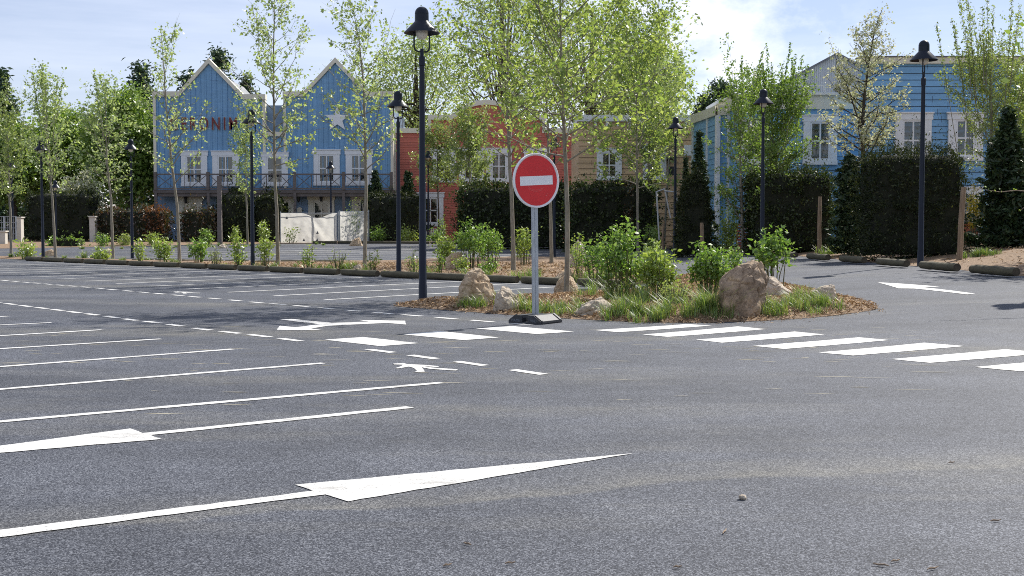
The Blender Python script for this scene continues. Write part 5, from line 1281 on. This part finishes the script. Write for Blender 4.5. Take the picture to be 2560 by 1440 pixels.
def frame():
    Y = 58.0; t = thing('tube_frame', 'leaning steel tube frame at the right end of the long hedge', 'frame'); g = ground_z(1660, Y); b = MB()
    q = lambda px, py, dy=0: (wx(px, Y), Y + dy, wz(py, Y))
    for a, c in ((q(1640, 478), q(1648, 600)), (q(1646, 480, .8), q(1653, 600, .8)), (q(1660, 470), q(1676, 545)), (q(1640, 480), q(1662, 472)), (q(1660, 478), q(1690, 480)), (q(1689, 478), q(1702, 590))): b.tube([a, c], .035, 7)
    b.build('tubes', 'galv', t)
frame()
def litter():
    p = hit(1857, 1249); bm = bmesh.new(); bmesh.ops.create_icosphere(bm, subdivisions=3, radius=.022)
    for v in bm.verts: v.co = v.co * (1 + .25 * mnoise.noise(v.co * 60)); v.co.z *= .7
    me = bpy.data.meshes.new('pebble'); bm.to_mesh(me); bm.free(); me.materials.append(M['rock2']); me.polygons.foreach_set('use_smooth', [True] * len(me.polygons))
    tag(link('pebble', me, None, (p[0], p[1], p[2] + .014)), 'pale pebble alone on the asphalt in the lower right', 'pebble')
    tw = [(1815, 1338, .09, 1.2, 'brown twig lying below the pale pebble'), (1168, 1366, .05, 2.4, 'bent dry bark piece near the bottom centre of the asphalt'), (2335, 1428, .07, .5, 'brown bark chip at the bottom edge, lower right'),
          (1694, 1422, .04, .2, 'dark bark chip left of the bottom right litter'), (2205, 1419, .07, 2.7, 'thin dark twig at the bottom edge, among pale chips'), (2240, 1408, .05, .4, 'pale straw chip right above the thin dark twig'),
          (1118, 1419, .045, .6, 'pale chip on the asphalt at bottom centre'), (2490, 1306, .06, .2, 'pale scrap near the lower right edge'), (1275, 1413, .05, .3, 'thin tan chip right of the bottom centre chip'), (2380, 1160, .05, .4, 'small tan scrap on the right middle of the asphalt')]
    for i, (px, py, L, a, lab) in enumerate(tw):
        p = hit(px, py); pts = [(math.cos(a) * L * k / 3 - L / 2 * math.cos(a), math.sin(a) * L * k / 3, .008 + .004 * (k % 2)) for k in range(4)]
        o = MB().tube(pts, [.002, .0045, .004, .002], 6).build('twig', 'stake'); o.location = p; tag(o, lab, 'twig', 'bits of bark on the asphalt')
litter()
def branch():
    t = thing('bare_branch', 'thin budding branch reaching in from the right edge', 'branch', at(2620, 500, 20)); b = MB(); base = Vector(at(2620, 500, 20))
    main = [Vector(at(*p, 20)) - base for p in ((2900, 640), (2700, 500), (2590, 480), (2540, 476), (2500, 480), (2462, 474))]
    b.tube(main, [.03, .016, .009, .008, .006, .003], 7); b.tube([Vector(at(*p, 20)) - base for p in ((2640, 490), (2575, 505), (2550, 528))], [.007, .005, .003], 6)
    b.build('twigs', 'stake', t, True); rng = np.random.default_rng(3)
    P = np.array([Vector(at(*p, 20)) - base for p in ((2462, 474), (2478, 476), (2500, 478), (2550, 528), (2540, 474), (2466, 468))]); quads_obj('buds', [leaves(np.repeat(P, 3, 0) + rng.normal(size=(18, 3)) * .02, .05, rng, .5, .5, 'leafshrub2')], t)
branch()

# ------------------------------------------------------------------ light, sky, camera
SUN_AZ = math.atan2(3.66, 4.15)   # clockwise from +Y
SUN_EL = math.radians(44)
W = bpy.data.worlds.new('World'); S.world = W; W.use_nodes = True
nt = W.node_tree; nt.nodes.clear(); L = nt.links.new
out = nt.nodes.new('ShaderNodeOutputWorld'); bg = N(nt, 'Background', Strength=0.10); L(bg.outputs[0], out.inputs[0])
sky = N(nt, 'TexSky', sky_type='NISHITA'); sky.sun_disc = False; sky.sun_elevation = SUN_EL; sky.sun_rotation = SUN_AZ
sky.air_density = 1.0; sky.dust_density = 0.15; sky.ozone_density = 2.5
tc = N(nt, 'TexCoord'); D = tc.outputs['Generated']
def vm(op, a, b=None):
    n = N(nt, 'VectorMath', operation=op)
    for i, v in enumerate((a, b)):
        if v is None: continue
        if isinstance(v, tuple): n.inputs[i].default_value = v
        else: L(v, n.inputs[i])
    return n
def cloud(scale, stretch, lo, hi, detail=6, offset=(0, 0, 0), rough=.6):
    m = N(nt, 'Mapping'); m.inputs['Scale'].default_value = stretch; m.inputs['Location'].default_value = offset; L(D, m.inputs[0])
    n = N(nt, 'TexNoise', Scale=scale, Detail=detail, Roughness=rough); L(m.outputs[0], n.inputs['Vector'])
    return ramp(nt, n.outputs['Fac'], [(lo, 0.0), (hi, 1.0)]).outputs[0]
def dirmask(px, py, c0, c1):
    d = Vector(ray(px, py)).normalized(); n = vm('DOT_PRODUCT', D, tuple(d))
    mr = N(nt, 'MapRange', interpolation_type='SMOOTHSTEP'); L(n.outputs['Value'], mr.inputs[0]); mr.inputs[1].default_value = c0; mr.inputs[2].default_value = c1; return mr.outputs[0]
def mul(a, b):
    n = N(nt, 'Math', operation='MULTIPLY')
    for i, v in enumerate((a, b)):
        if isinstance(v, (int, float)): n.inputs[i].default_value = v
        else: L(v, n.inputs[i])
    return n.outputs[0]
skyc = mixc(nt, 1.0, sky.outputs[0], (0.76, 0.685, 0.75), 'MULTIPLY')
cir0 = mul(cloud(2.2, (1.0, 1.0, 9.0), .36, .78, 7, (3, 1, 0)), .42)
ca = N(nt, 'Math', operation='ADD'); ca.inputs[1].default_value = .20; L(cir0, ca.inputs[0]); cir = ca.outputs[0]
c0 = mixc(nt, cir, skyc, (7.3, 7.7, 8.6))
cum = mul(cloud(11.0, (1, 1, 1.5), .38, .60, 9, (.7, 2.2, .4), .6), dirmask(1740, 90, math.cos(.155), math.cos(.035)))
c1 = mixc(nt, mul(cum, .9), c0, (8.2, 8.45, 9.2))
L(c1, bg.inputs[0])
sd = bpy.data.lights.new('sun', 'SUN'); sd.energy = 4.6; sd.angle = math.radians(0.53); sd.color = (1.0, 0.955, 0.88)
so = bpy.data.objects.new('sun', sd); COL.objects.link(so)
to = Vector((math.sin(SUN_AZ) * math.cos(SUN_EL), math.cos(SUN_AZ) * math.cos(SUN_EL), math.sin(SUN_EL)))
so.rotation_euler = to.to_track_quat('Z', 'Y').to_euler(); so.location = (20, 20, 40)
cd = bpy.data.cameras.new('camera'); cam = bpy.data.objects.new('camera', cd); COL.objects.link(cam)
cd.sensor_width = 36; cd.lens = F * 36 / 2560; cd.clip_end = 4000; cd.clip_start = .1
cam.location = (0, 0, EYE); cam.rotation_euler = (math.pi / 2 - TH, 0, 0); S.camera = cam
S.render.resolution_x, S.render.resolution_y = 1024, 576
S.view_settings.view_transform = 'Standard'; S.view_settings.look = 'None'; S.view_settings.exposure = 0.6; S.view_settings.gamma = 1.0
S.cycles.max_bounces = 8; S.cycles.transparent_max_bounces = 12; S.cycles.use_denoising = False; S.cycles.pixel_filter_type = 'BLACKMAN_HARRIS'; S.cycles.filter_width = 1.0
